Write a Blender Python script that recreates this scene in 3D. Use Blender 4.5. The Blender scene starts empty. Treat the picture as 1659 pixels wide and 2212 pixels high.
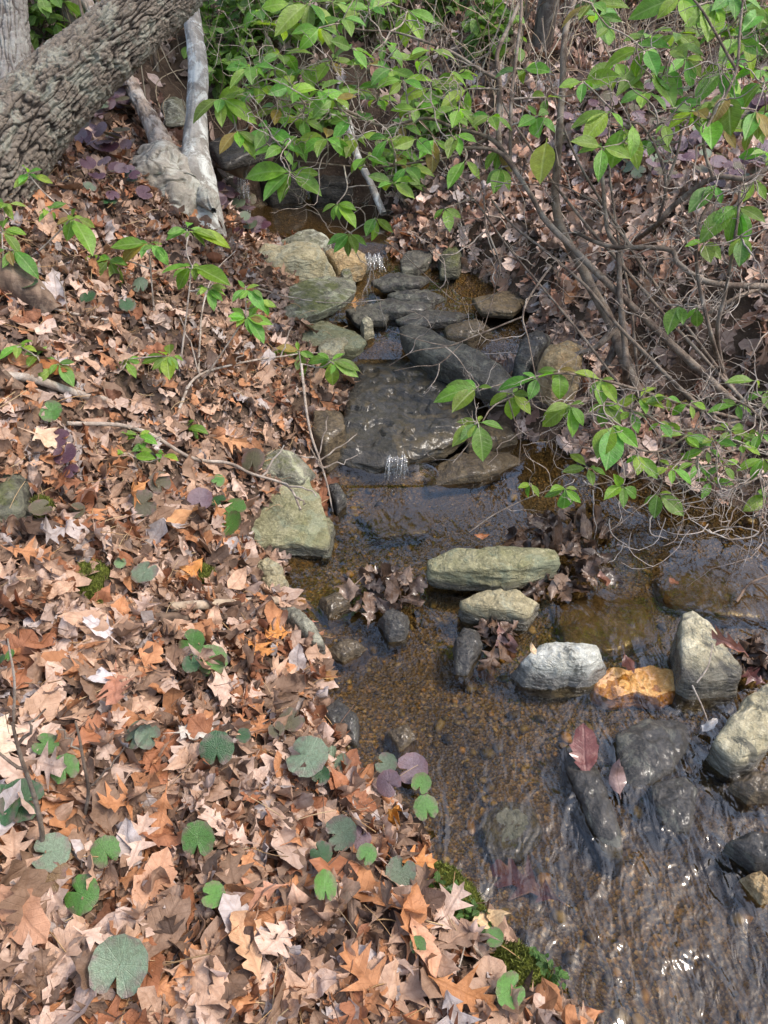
import bpy, math, random
import numpy as np
from mathutils import Vector, Matrix

random.seed(11)
rng = np.random.default_rng(11)
S = bpy.context.scene
COL = S.collection

# ------------------------------------------------------------------ camera, sky, sun, exposure
CAM = np.array([0.0, 0.0, 1.65])
PITCH = math.radians(37)
FPX = 1664.0                       # focal length in units of a 1659 x 2212 frame
cam = bpy.data.objects.new('camera', bpy.data.cameras.new('camera'))
COL.objects.link(cam)
cam.location = CAM
cam.rotation_euler = (math.pi / 2 - PITCH, 0, 0)
cam.data.sensor_fit = 'VERTICAL'
cam.data.sensor_height = 24.0
cam.data.lens = 12.0 / (1106.0 / FPX)
cam.data.clip_start = 0.05
cam.data.clip_end = 400
S.camera = cam

SUN_EL, SUN_AZ = math.radians(56), math.radians(102)   # azimuth measured from +Y towards +X
W = bpy.data.worlds.new('World')
S.world = W
W.use_nodes = True
wn = W.node_tree.nodes
sky = wn.new('ShaderNodeTexSky')
sky.sky_type = 'NISHITA'
sky.sun_disc = False
sky.sun_elevation = SUN_EL
sky.sun_rotation = SUN_AZ
sky.air_density = 1.2
sky.dust_density = 3.0
sky.ozone_density = 0.6
W.node_tree.links.new(sky.outputs[0], wn['Background'].inputs[0])
wn['Background'].inputs[1].default_value = 0.15

sl = bpy.data.lights.new('sun', 'SUN')
sl.energy = 1.05
sl.angle = math.radians(12)
sl.color = (1.0, 0.95, 0.87)
so = bpy.data.objects.new('sun', sl)
COL.objects.link(so)
sd = Vector((math.sin(SUN_AZ) * math.cos(SUN_EL), math.cos(SUN_AZ) * math.cos(SUN_EL), math.sin(SUN_EL)))
so.rotation_euler = sd.to_track_quat('Z', 'Y').to_euler()
so.location = sd * 20
S.view_settings.view_transform = 'Standard'
S.view_settings.look = 'None'
S.view_settings.exposure = 1.52
S.view_settings.gamma = 1.0
S.view_settings.use_curve_mapping = False
S.render.engine = 'CYCLES'
S.cycles.max_bounces = 8
S.cycles.transparent_max_bounces = 12
S.cycles.caustics_reflective = False
S.cycles.caustics_refractive = False
S.cycles.use_denoising = True

# ------------------------------------------------------------------ numeric helpers
def ray(u, v):
    xr = (u - 829.5) / FPX
    yr = (1106.0 - v) / FPX
    return np.array([xr, math.cos(PITCH) + yr * math.sin(PITCH), -math.sin(PITCH) + yr * math.cos(PITCH)])

def P(u, v, t):
    return CAM + ray(u, v) * t

def PZ(u, v, z):
    d = ray(u, v)
    return CAM + d * ((z - CAM[2]) / d[2])

_perm = np.random.default_rng(3).permutation(256)
_perm = np.concatenate([_perm, _perm, _perm])
_g3 = np.random.default_rng(4).normal(size=(256, 3))
_g3 /= np.linalg.norm(_g3, axis=1)[:, None]

def perlin(p):
    p = np.asarray(p, float)
    i = np.floor(p).astype(int)
    f = p - i
    i &= 255
    w = f * f * f * (f * (f * 6 - 15) + 10)
    out = 0
    for dx in (0, 1):
        for dy in (0, 1):
            for dz in (0, 1):
                h = _perm[_perm[_perm[i[..., 0] + dx] + i[..., 1] + dy] + i[..., 2] + dz]
                g = _g3[h]
                dot = g[..., 0] * (f[..., 0] - dx) + g[..., 1] * (f[..., 1] - dy) + g[..., 2] * (f[..., 2] - dz)
                wx = w[..., 0] if dx else 1 - w[..., 0]
                wy = w[..., 1] if dy else 1 - w[..., 1]
                wz = w[..., 2] if dz else 1 - w[..., 2]
                out = out + dot * wx * wy * wz
    return out

def fbm(p, scale, octaves=4, gain=0.5):
    p = np.asarray(p, float) * scale
    a, o = 1.0, 0
    for k in range(octaves):
        o = o + a * perlin(p + 17.3 * k)
        p = p * 2.03
        a *= gain
    return o

def smooth(x, a, b):
    t = np.clip((x - a) / (b - a), 0, 1)
    return t * t * (3 - 2 * t)

def norm(v):
    v = np.asarray(v, float)
    return v / (np.linalg.norm(v) + 1e-12)

def catmull(pts, n):
    p = np.asarray(pts, float)
    if len(p) == 2:
        s = np.linspace(0, 1, n)[:, None]
        return p[0] * (1 - s) + p[1] * s
    q = np.vstack([2 * p[0] - p[1], p, 2 * p[-1] - p[-2]])
    seg = np.linspace(0, len(p) - 1 - 1e-6, n)
    k = seg.astype(int)
    t = (seg - k)[:, None]
    a, b, c, d = q[k], q[k + 1], q[k + 2], q[k + 3]
    return 0.5 * (2 * b + (c - a) * t + (2 * a - 5 * b + 4 * c - d) * t ** 2 + (3 * b - a - 3 * c + d) * t ** 3)

# ------------------------------------------------------------------ object helpers
def mesh(name, V, F, mats=None, smooth_shade=True, attrs=None):
    V = np.ascontiguousarray(V, dtype=np.float32)
    F = np.ascontiguousarray(F, dtype=np.int32)
    me = bpy.data.meshes.new(name)
    k = F.shape[1]
    me.vertices.add(len(V))
    me.vertices.foreach_set('co', V.ravel())
    me.loops.add(F.size)
    me.loops.foreach_set('vertex_index', F.ravel())
    me.polygons.add(len(F))
    me.polygons.foreach_set('loop_start', np.arange(0, F.size, k, dtype=np.int32))
    me.polygons.foreach_set('use_smooth', np.full(len(F), smooth_shade, dtype=bool))
    me.update(calc_edges=True)
    for nm, (ty, arr) in (attrs or {}).items():
        at = me.attributes.new(nm, ty, 'POINT')
        key = {'FLOAT': 'value', 'FLOAT_VECTOR': 'vector', 'FLOAT_COLOR': 'color'}[ty]
        at.data.foreach_set(key, np.ascontiguousarray(arr, dtype=np.float32).ravel())
    if mats is not None:
        for m in (mats if isinstance(mats, (list, tuple)) else [mats]):
            me.materials.append(m)
    return me

def link(name, data, parent=None, label=None, cat=None, group=None, kind=None, color=None):
    o = bpy.data.objects.new(name, data)
    COL.objects.link(o)
    if parent is not None:
        o.parent = parent
    if label: o['label'] = label
    if cat: o['category'] = cat
    if group: o['group'] = group
    if kind: o['kind'] = kind
    if color is not None: o.color = (*color, 1)
    return o

def empty(name, loc, label, cat, group=None):
    o = link(name, None, None, label, cat, group)
    o.location = loc
    o.empty_display_size = 0.05
    return o

def part(name, data, parent, loc=None, **kw):
    """child given in WORLD coordinates: parent has only a location"""
    o = link(name, data, parent, **kw)
    o.location = -parent.location if loc is None else loc
    return o

class MB:
    """collects quads with optional colour"""
    def __init__(self): self.V, self.F, self.C, self.L, self.n = [], [], [], [], 0
    def add(self, V, F, col=None, luv=None):
        self.V.append(np.asarray(V)); self.F.append(np.asarray(F) + self.n); self.n += len(V)
        if col is not None:
            self.C.append(np.tile(np.array([*col, 1.0]), (len(V), 1)))
        if luv is not None: self.L.append(luv)
    def tube(self, pts, rad, sides=6, col=None):
        V, F = tube(pts, rad, sides)
        self.add(V, F, col)
    def mesh(self, name, m, smooth_shade=True):
        at = {}
        if self.C: at['col'] = ('FLOAT_COLOR', np.vstack(self.C))
        if self.L: at['luv'] = ('FLOAT_VECTOR', np.vstack(self.L))
        return mesh(name, np.vstack(self.V), np.vstack(self.F), m, smooth_shade, at)

def frames(p):
    t = np.gradient(p, axis=0)
    t /= np.linalg.norm(t, axis=1)[:, None] + 1e-12
    n = np.zeros_like(p)
    a = np.array([0.31, 0.2, 0.93]) if abs(t[0][2]) < 0.8 else np.array([1, 0.1, 0.0])
    n[0] = norm(a - t[0] * a.dot(t[0]))
    for i in range(1, len(p)):
        w = n[i - 1] - t[i] * n[i - 1].dot(t[i])
        n[i] = norm(w)
    return t, n, np.cross(t, n)

def tube(pts, rad, sides=6):
    p = np.asarray(pts, float)
    r = np.broadcast_to(np.asarray(rad, float), (len(p),))
    t, n, b = frames(p)
    a = np.linspace(0, 2 * math.pi, sides, endpoint=False)
    V = p[:, None, :] + r[:, None, None] * (np.cos(a)[None, :, None] * n[:, None, :] + np.sin(a)[None, :, None] * b[:, None, :])
    V = V.reshape(-1, 3)
    i = np.arange(len(p) - 1)[:, None]
    j = np.arange(sides)[None, :]
    jn = (j + 1) % sides
    F = np.stack([i * sides + j + 0 * jn, i * sides + jn, (i + 1) * sides + jn, (i + 1) * sides + j + 0 * jn], -1).reshape(-1, 4)
    return V, F

def wiggle(p, amp, freq, seed):
    q = np.asarray(p) * freq + seed * 7.7
    d = np.stack([perlin(q), perlin(q + 31.4), perlin(q + 77.7)], -1)
    e = np.minimum(1, np.linspace(0, 1, len(p)) * 6)[:, None]
    return p + amp * d * e

# ------------------------------------------------------------------ terrain
# (u, v, z) points seen in the photograph with a height above the lower pool
BANK = [(0, 2212, .16), (300, 2212, .15), (600, 2200, .12), (1000, 2130, .06), (1150, 2212, .04), (0, 1600, .27), (400, 1700, .17), (700, 1720, .08), (200, 1900, .18),
        (0, 1350, .36), (300, 1400, .24), (0, 1100, .47), (300, 1200, .29), (500, 1130, .125), (560, 1330, .09), (600, 950, .22), (450, 950, .30), (250, 950, .43),
        (0, 800, .65), (300, 750, .56), (550, 750, .37), (500, 600, .52), (620, 640, .37), (0, 480, .85), (200, 400, .84), (400, 420, .66), (480, 470, .5), (300, 550, .66),
        (100, 250, 1.0), (250, 210, 1.03), (430, 300, .75), (560, 330, .68), (700, 330, .68), (600, 180, .98), (600, 0, 1.25), (200, 0, 1.35), (850, 400, .52), (1000, 330, .72), (1000, 150, 1.05),
        (1400, 300, .86), (1400, 100, 1.15), (1400, 0, 1.32), (1600, 300, .86), (1600, 600, .6), (1500, 480, .70), (1200, 480, .56), (1050, 480, .50), (950, 510, .42),
        (1250, 680, .37), (1450, 720, .42), (1600, 760, .40), (1550, 850, .22), (1650, 930, .16), (1350, 830, .22), (1650, 1060, .06)]
pts = [PZ(u, v, z) for u, v, z in BANK]
pts += [np.array(p) for p in [(-6, 8, 2.3), (0, 10, 2.3), (6, 8, 2.3), (-4.5, 3, 1.6), (4.5, 3, 1.5), (-3, 0, .7), (3, .5, .45), (0, -1.2, .14), (-1.5, -1, .4), (-2.5, 1.5, .85), (2.6, 1.6, .45), (3, 6, 1.5), (-3, 5.5, 1.5)]]
pts = np.array(pts)

def rbf_fit(p, smoothing=0.004):
    n = len(p)
    d = np.linalg.norm(p[:, None, :2] - p[None, :, :2], axis=2)
    K = d * d * np.log(d + 1e-9) + smoothing * np.eye(n)
    A = np.zeros((n + 3, n + 3))
    A[:n, :n] = K
    A[:n, n:] = np.c_[np.ones(n), p[:, :2]]
    A[n:, :n] = A[:n, n:].T
    return np.linalg.solve(A, np.r_[p[:, 2], 0, 0, 0])
RW = rbf_fit(pts)

def rbf(x, y):
    out = np.zeros(x.shape)
    for k in range(len(pts)):
        d2 = (x - pts[k, 0]) ** 2 + (y - pts[k, 1]) ** 2 + 1e-12
        out += RW[k] * 0.5 * d2 * np.log(d2)
    return out + RW[-3] + RW[-2] * x + RW[-1] * y

WL_Y = [0, 1.9, 2.33, 2.42, 3.0, 3.15, 3.45, 3.7, 3.85, 3.95, 4.05, 4.15, 4.75, 4.88, 5.3, 7.0]
WL_Z = [0, 0.0, .015, .06, .17, .205, .24, .275, .295, .31, .355, .365, .37, .50, .62, 1.0]
def wl(y, x=None):
    a = np.interp(y, WL_Y, WL_Z)
    if x is None: return a
    b = np.interp(y, [0, 1.9, 2.33, 2.62, 2.95, 3.15], [0, 0, .012, .03, .16, .205])    # the side channel right of the slab climbs later
    k = np.clip((x - .12) / .12, 0, 1) * (y < 3.15)
    return a * (1 - k) + b * k

LEFT = [(1330, 2280, 0), (1200, 2135, 0), (1090, 2065, 0), (1045, 1975, 0), (925, 1890, 0), (880, 1790, 0), (800, 1680, 0), (710, 1580, 0), (668, 1490, 0), (690, 1400, 0),
        (650, 1345, .0), (600, 1275, 0), (620, 1200, .0), (690, 1130, .0), (690, 1060, .01), (712, 1000, .01), (690, 950, .06), (740, 880, .12), (757, 790, .19), (775, 745, .21),
        (745, 710, .225), (700, 690, .23), (720, 640, .26), (740, 600, .28), (715, 560, .32), (640, 520, .355), (550, 510, .365), (533, 470, .37), (545, 440, .37), (500, 405, .5), (455, 360, .6)]
RIGHT = [(500, 345, .62), (560, 395, .5), (600, 425, .37), (700, 430, .37), (830, 445, .37), (850, 480, .365), (840, 530, .355), (870, 560, .31), (930, 580, .295), (1020, 590, .29), (1100, 640, .25),
         (1150, 690, .23), (1125, 760, .2), (1045, 800, .18), (1055, 880, .12), (1100, 930, .06), (1180, 960, .02), (1260, 1010, .01), (1450, 1060, 0), (1600, 1105, 0), (1760, 1160, 0), (1900, 1500, 0), (2100, 2280, 0)]
poly = [PZ(u, v, z)[:2] for u, v, z in LEFT]
poly = [np.array([0.42, -0.4])] + poly + [PZ(u, v, z)[:2] for u, v, z in RIGHT] + [np.array([1.3, -0.4])]
poly = np.array(poly)

def sdist(x, y):
    """signed distance to the stream outline, negative in the stream"""
    d = np.full(x.shape, 1e9)
    ins = np.zeros(x.shape, bool)
    for k in range(len(poly)):
        a, b = poly[k], poly[(k + 1) % len(poly)]
        e = b - a
        t = np.clip(((x - a[0]) * e[0] + (y - a[1]) * e[1]) / (e @ e + 1e-12), 0, 1)
        d = np.minimum(d, np.hypot(x - a[0] - t * e[0], y - a[1] - t * e[1]))
        c = ((a[1] > y) != (b[1] > y)) & (x < (b[0] - a[0]) * (y - a[1]) / (b[1] - a[1] + 1e-12) + a[0])
        ins ^= c
    return np.where(ins, -d, d)

X0, X1, Y0, Y1, RES = -3.4, 3.8, -0.6, 9.0, 0.02
gx = np.arange(X0, X1 + RES / 2, RES)
gy = np.arange(Y0, Y1 + RES / 2, RES)
GX, GY = np.meshgrid(gx, gy)
B = rbf(GX, GY)
SD = sdist(GX, GY)
P3 = np.stack([GX, GY, 0 * GX], -1)
SD = SD + 0.03 * fbm(P3, 6, 2)
WLG = wl(GY, GX)
for (hu, hv, hz, hr, hd) in [(1500, 800, .35, .26, .20), (1400, 760, .33, .16, .12), (1590, 860, .25, .2, .12)]:
    q = PZ(hu, hv, hz)
    B = B - hd * np.exp(-(((GX - q[0]) ** 2 + (GY - q[1]) ** 2) / hr ** 2) ** 2)
N1 = fbm(P3, 2.2, 5)
N2 = fbm(P3 + 9, 14, 3)
bank = WLG + np.maximum(B - WLG, 0.035) * smooth(SD, -0.02, 0.16) + N1 * 0.05 * smooth(SD, 0, .2) + N2 * .012
deep = 0.03 + 0.035 * smooth(-SD, 0.02, 0.2)
bed = WLG - deep * smooth(-SD, -0.03, 0.09) + N1 * 0.022 + N2 * 0.006
HG = np.where(SD > 0, bank, bed)
HG = np.where(np.abs(SD) < 0.03, 0.5 * (bank + bed), HG)
k = smooth(np.abs(SD), 0, .035)
HG = HG * k + (0.5 * (bank + bed)) * (1 - k)

def sample(G, x, y):
    x = np.asarray(x, float); y = np.asarray(y, float)
    fx = np.clip((x - X0) / RES, 0, len(gx) - 1.001)
    fy = np.clip((y - Y0) / RES, 0, len(gy) - 1.001)
    i = fx.astype(int); j = fy.astype(int)
    a = fx - i; b = fy - j
    return (G[j, i] * (1 - a) + G[j, i + 1] * a) * (1 - b) + (G[j + 1, i] * (1 - a) + G[j + 1, i + 1] * a) * b

def H(x, y):
    x = np.asarray(x, float); y = np.asarray(y, float)
    out = np.maximum(0, np.maximum(X0 - x, x - X1)) * 0.22 + np.maximum(0, y - Y1) * 0.2
    return sample(HG, x, y) + np.minimum(out, 6 + 0 * out)

def DS(x, y): return sample(SD, x, y)

def G(u, v, tmax=14):
    """ground point under a picture point and its depth"""
    d = ray(u, v)
    t = np.arange(0.9, tmax, 0.01)
    q = CAM + d * t[:, None]
    below = q[:, 2] < H(q[:, 0], q[:, 1])
    i = int(np.argmax(below)) if below.any() else len(t) - 1
    p = q[i].copy()
    p[2] = H(p[0], p[1])
    return p, float(t[i])

def gnormal(x, y, e=0.04):
    n = np.stack([H(x - e, y) - H(x + e, y), H(x, y - e) - H(x, y + e), np.full(np.shape(x), 2 * e)], -1)
    return n / np.linalg.norm(n, axis=-1, keepdims=True)

# ------------------------------------------------------------------ materials
class NT:
    def __init__(self, name):
        self.m = bpy.data.materials.new(name)
        self.m.use_nodes = True
        self.t = self.m.node_tree
        self.t.nodes.clear()
        self.out = self.n('OutputMaterial')
    def n(self, ty, **kw):
        nd = self.t.nodes.new('ShaderNode' + ty)
        for k, v in kw.items():
            setattr(nd, k, v)
        return nd
    def l(self, a, b): self.t.links.new(a, b)
    def set(self, sock, v):
        if isinstance(v, bpy.types.NodeSocket): self.l(v, sock)
        elif isinstance(v, (tuple, list)) and len(v) == 3 and sock.type == 'RGBA': sock.default_value = (*v, 1)
        else: sock.default_value = v
    def noise(self, scale, detail=5, rough=.55, vec=None, dist=0.0):
        nd = self.n('TexNoise')
        nd.inputs['Scale'].default_value = scale
        nd.inputs['Detail'].default_value = detail
        nd.inputs['Roughness'].default_value = rough
        nd.inputs['Distortion'].default_value = dist
        if vec is not None: self.l(vec, nd.inputs['Vector'])
        return nd.outputs['Fac']
    def voronoi(self, scale, vec=None, feature='F1', out='Distance'):
        nd = self.n('TexVoronoi', feature=feature)
        nd.inputs['Scale'].default_value = scale
        if vec is not None: self.l(vec, nd.inputs['Vector'])
        return nd.outputs[out]
    def coord(self, which='Object'): return self.n('TexCoord').outputs[which]
    def pos(self): return self.n('NewGeometry').outputs['Position']
    def mapping(self, vec, scale=(1, 1, 1), rot=(0, 0, 0)):
        nd = self.n('Mapping')
        nd.inputs['Scale'].default_value = scale
        nd.inputs['Rotation'].default_value = rot
        self.l(vec, nd.inputs['Vector'])
        return nd.outputs[0]
    def ramp(self, fac, stops):
        nd = self.n('ValToRGB')
        cr = nd.color_ramp
        while len(cr.elements) < len(stops): cr.elements.new(0.5)
        for e, (p, c) in zip(cr.elements, stops):
            e.position = p
            e.color = (*c, 1) if not isinstance(c, (int, float)) else (c, c, c, 1)
        self.l(fac, nd.inputs[0])
        return nd.outputs[0]
    def mix(self, fac, a, b, mode='MIX'):
        nd = self.n('Mix', data_type='RGBA', blend_type=mode)
        self.set(nd.inputs[0], fac)
        self.set(nd.inputs[6], a)
        self.set(nd.inputs[7], b)
        return nd.outputs[2]
    def math(self, op, a, b=0.0, clamp=False):
        nd = self.n('Math', operation=op, use_clamp=clamp)
        self.set(nd.inputs[0], a)
        self.set(nd.inputs[1], b)
        return nd.outputs[0]
    def maprange(self, v, a, b, c=0.0, d=1.0):
        nd = self.n('MapRange')
        self.l(v, nd.inputs[0])
        for k, x in zip((1, 2, 3, 4), (a, b, c, d)): nd.inputs[k].default_value = x
        return nd.outputs[0]
    def sep(self, v):
        nd = self.n('SeparateXYZ'); self.l(v, nd.inputs[0]); return nd.outputs
    def attr(self, name, out='Color', ty='GEOMETRY'):
        nd = self.n('Attribute', attribute_name=name, attribute_type=ty); return nd.outputs[out]
    def bump(self, h, strength=.5, dist=.01, nrm=None):
        nd = self.n('Bump')
        self.set(nd.inputs['Strength'], strength)
        nd.inputs['Distance'].default_value = dist
        self.l(h, nd.inputs['Height'])
        if nrm is not None: self.l(nrm, nd.inputs['Normal'])
        return nd.outputs[0]
    def bsdf(self, color, rough=.7, nrm=None, spec=.5, coat=0.0, coat_rough=.05, coat_nrm=None, final=True):
        nd = self.n('BsdfPrincipled')
        self.set(nd.inputs['Base Color'], color)
        self.set(nd.inputs['Roughness'], rough)
        self.set(nd.inputs['Specular IOR Level'], spec)
        self.set(nd.inputs['Coat Weight'], coat)
        self.set(nd.inputs['Coat Roughness'], coat_rough)
        if nrm is not None: self.l(nrm, nd.inputs['Normal'])
        if coat_nrm is not None: self.l(coat_nrm, nd.inputs['Coat Normal'])
        if final: self.l(nd.outputs[0], self.out.inputs[0])
        return nd.outputs[0]

def mat_soil():
    a = NT('soil')
    p = a.pos()
    c = a.ramp(a.noise(9, 6, .65, p), [(.3, (.035, .023, .016)), (.55, (.085, .056, .038)), (.75, (.14, .095, .065))])
    c = a.mix(a.maprange(a.noise(55, 4, .6, p), .58, .7), c, (.16, .11, .075))
    b = a.bump(a.noise(60, 6, .7, p), .8, .02)
    a.bsdf(c, .9, b, .2)
    return a.m

def mat_bed():
    a = NT('gravel_bed')
    p = a.pos()
    vc = a.n('TexVoronoi'); vc.inputs['Scale'].default_value = 120; a.l(p, vc.inputs['Vector'])
    hue = a.sep(vc.outputs['Color'])[0]
    c = a.ramp(hue, [(.0, (.025, .019, .011)), (.3, (.068, .046, .022)), (.55, (.135, .088, .033)), (.75, (.07, .056, .035)), (.9, (.20, .125, .046)), (1, (.25, .19, .115))])
    silt = a.maprange(a.noise(4.5, 5, .6, p), .42, .62)
    c = a.mix(silt, c, a.ramp(a.noise(30, 5, .6, p), [(.3, (.028, .020, .011)), (.7, (.076, .053, .027))]))
    dark = a.maprange(a.noise(2.1, 4, .6, p), .5, .66)
    c = a.mix(a.math('MULTIPLY', dark, .7), c, (.022, .015, .010))
    b = a.bump(vc.outputs['Distance'], .7, .01)
    a.bsdf(c, .5, b, .4)
    return a.m

def mat_water():
    a = NT('stream_water')
    p = a.pos()
    rip = a.attr('rip', 'Fac')
    fl = a.mapping(p, (1, .55, 1), (0, 0, .5))
    n1 = a.noise(12, 2, .5, fl, 1.2)
    n2 = a.noise(34, 2, .5, a.mapping(p, (1, .55, 1), (0, 0, -.3)), .8)
    h = a.math('ADD', a.math('MULTIPLY', n1, 1.0), a.math('MULTIPLY', n2, .30))
    nb = a.bump(h, a.math("MULTIPLY", rip, .6), .036)
    fr = a.n('Fresnel'); fr.inputs['IOR'].default_value = 1.36; a.l(nb, fr.inputs['Normal'])
    gl = a.n('BsdfGlossy'); gl.inputs['Roughness'].default_value = .06; a.l(nb, gl.inputs['Normal'])
    tr = a.n('BsdfTransparent'); tr.inputs['Color'].default_value = (.83, .73, .52, 1)
    mx = a.n('MixShader')
    a.l(a.math('MULTIPLY', fr.outputs[0], 2.5, True), mx.inputs[0]); a.l(tr.outputs[0], mx.inputs[1]); a.l(gl.outputs[0], mx.inputs[2])
    a.l(mx.outputs[0], a.out.inputs[0])
    return a.m

def mat_fall(cover=.38, milk=.35):
    a = NT('falling_water')
    p = a.pos()
    gl = a.n('BsdfGlossy'); gl.inputs['Roughness'].default_value = .06
    a.l(a.bump(a.noise(120, 3, .6, p), .6, .01), gl.inputs['Normal'])
    df = a.n('BsdfDiffuse'); df.inputs['Color'].default_value = (.75, .78, .8, 1)
    tr = a.n('BsdfTransparent'); tr.inputs['Color'].default_value = (.93, .9, .85, 1)
    m1 = a.n('MixShader'); m1.inputs[0].default_value = milk; a.l(gl.outputs[0], m1.inputs[1]); a.l(df.outputs[0], m1.inputs[2])
    m2 = a.n('MixShader'); m2.inputs[0].default_value = cover; a.l(tr.outputs[0], m2.inputs[1]); a.l(m1.outputs[0], m2.inputs[2])
    a.l(m2.outputs[0], a.out.inputs[0])
    return a.m

def mat_rock(name, stops, lichen=None, lichen_amt=.0, moss=0.0, wet=0.0, waterline=None, stain=None):
    a = NT(name)
    p = a.coord('Object')
    w = a.pos()
    base = a.ramp(a.noise(13, 7, .65, p, .6), stops)
    st = a.noise(16, 5, .6, a.mapping(p, (1, 1, 2.6), (.35, .25, 0)), 1.6)
    base = a.mix(a.maprange(st, .35, .7, .42, 0), base, tuple(x * .45 for x in stops[0][1]))
    base = a.mix(a.maprange(a.noise(85, 4, .7, p), .5, .75, 0, .5), base, tuple(min(1, x * 1.45) for x in stops[-1][1]))
    base = a.mix(a.maprange(a.noise(140, 3, .7, p), .56, .7, 0, .55), base, tuple(x * .35 for x in stops[0][1]))
    up = a.sep(a.n('NewGeometry').outputs['Normal'])[2]
    if lichen:
        f = a.math('MULTIPLY', a.maprange(a.noise(7, 6, .7, p, 1.2), .5, .56), lichen_amt)
        base = a.mix(f, base, lichen)
    if moss:
        f = a.math('MULTIPLY', a.maprange(a.noise(9, 5, .65, p), .47, .58), a.maprange(up, .3, .8))
        base = a.mix(a.math('MULTIPLY', f, moss), base, a.ramp(a.noise(90, 3, .6, p), [(.3, (.035, .045, .008)), (.7, (.13, .14, .025))]))
    wf = wet
    if waterline is not None:
        z = a.math('ADD', a.sep(w)[2], a.math('MULTIPLY', a.math('SUBTRACT', a.noise(14, 4, .6, w), .5), .05))
        wf = a.maprange(z, waterline, waterline + .022, 1.0, wet)
    if wet or waterline is not None:
        base = a.mix(wf, base, a.mix(.72, base, (.018, .015, .012)))
    hgt = a.math('ADD', a.math('ADD', a.noise(38, 8, .7, p, .4), a.math('MULTIPLY', st, 1.2)), a.math('MULTIPLY', a.voronoi(26, a.mapping(p, (1, 1, 2.2), (.3, .2, 0)), 'DISTANCE_TO_EDGE'), .5))
    b = a.bump(hgt, .95, .018)
    cn = a.bump(a.noise(30, 4, .6, a.mapping(w, (1, .55, 1))), .32, .016) if wet else b
    rough = .85
    a.bsdf(base, rough, b, .3, wf if (wet or waterline is not None) else 0.0, .16, cn)
    return a.m

def mat_bark(name, ridge, furrow, lichen=None, lamt=0.5, attr=True, scale=40):
    a = NT(name)
    p = a.coord('Object')
    n = a.noise(scale, 6, .65, p)
    c = a.ramp(n, [(.3, tuple(x * .62 for x in ridge)), (.7, ridge)])
    if attr:
        h = a.attr('relief', 'Fac')
        c = a.mix(a.maprange(h, .12, .6), furrow, c)
    else:
        c = a.mix(a.maprange(a.noise(scale * .6, 5, .6, a.mapping(p, (1, 1, .22))), .42, .55, 1, 0), c, furrow)
    if lichen:
        f = a.maprange(a.noise(11, 6, .7, p, .8), .5, .6)
        c = a.mix(a.math('MULTIPLY', f, lamt), c, lichen)
    b = a.bump(a.noise(scale * 2.6, 6, .7, p), .7, .008)
    a.bsdf(c, .88, b, .2)
    return a.m

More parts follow.
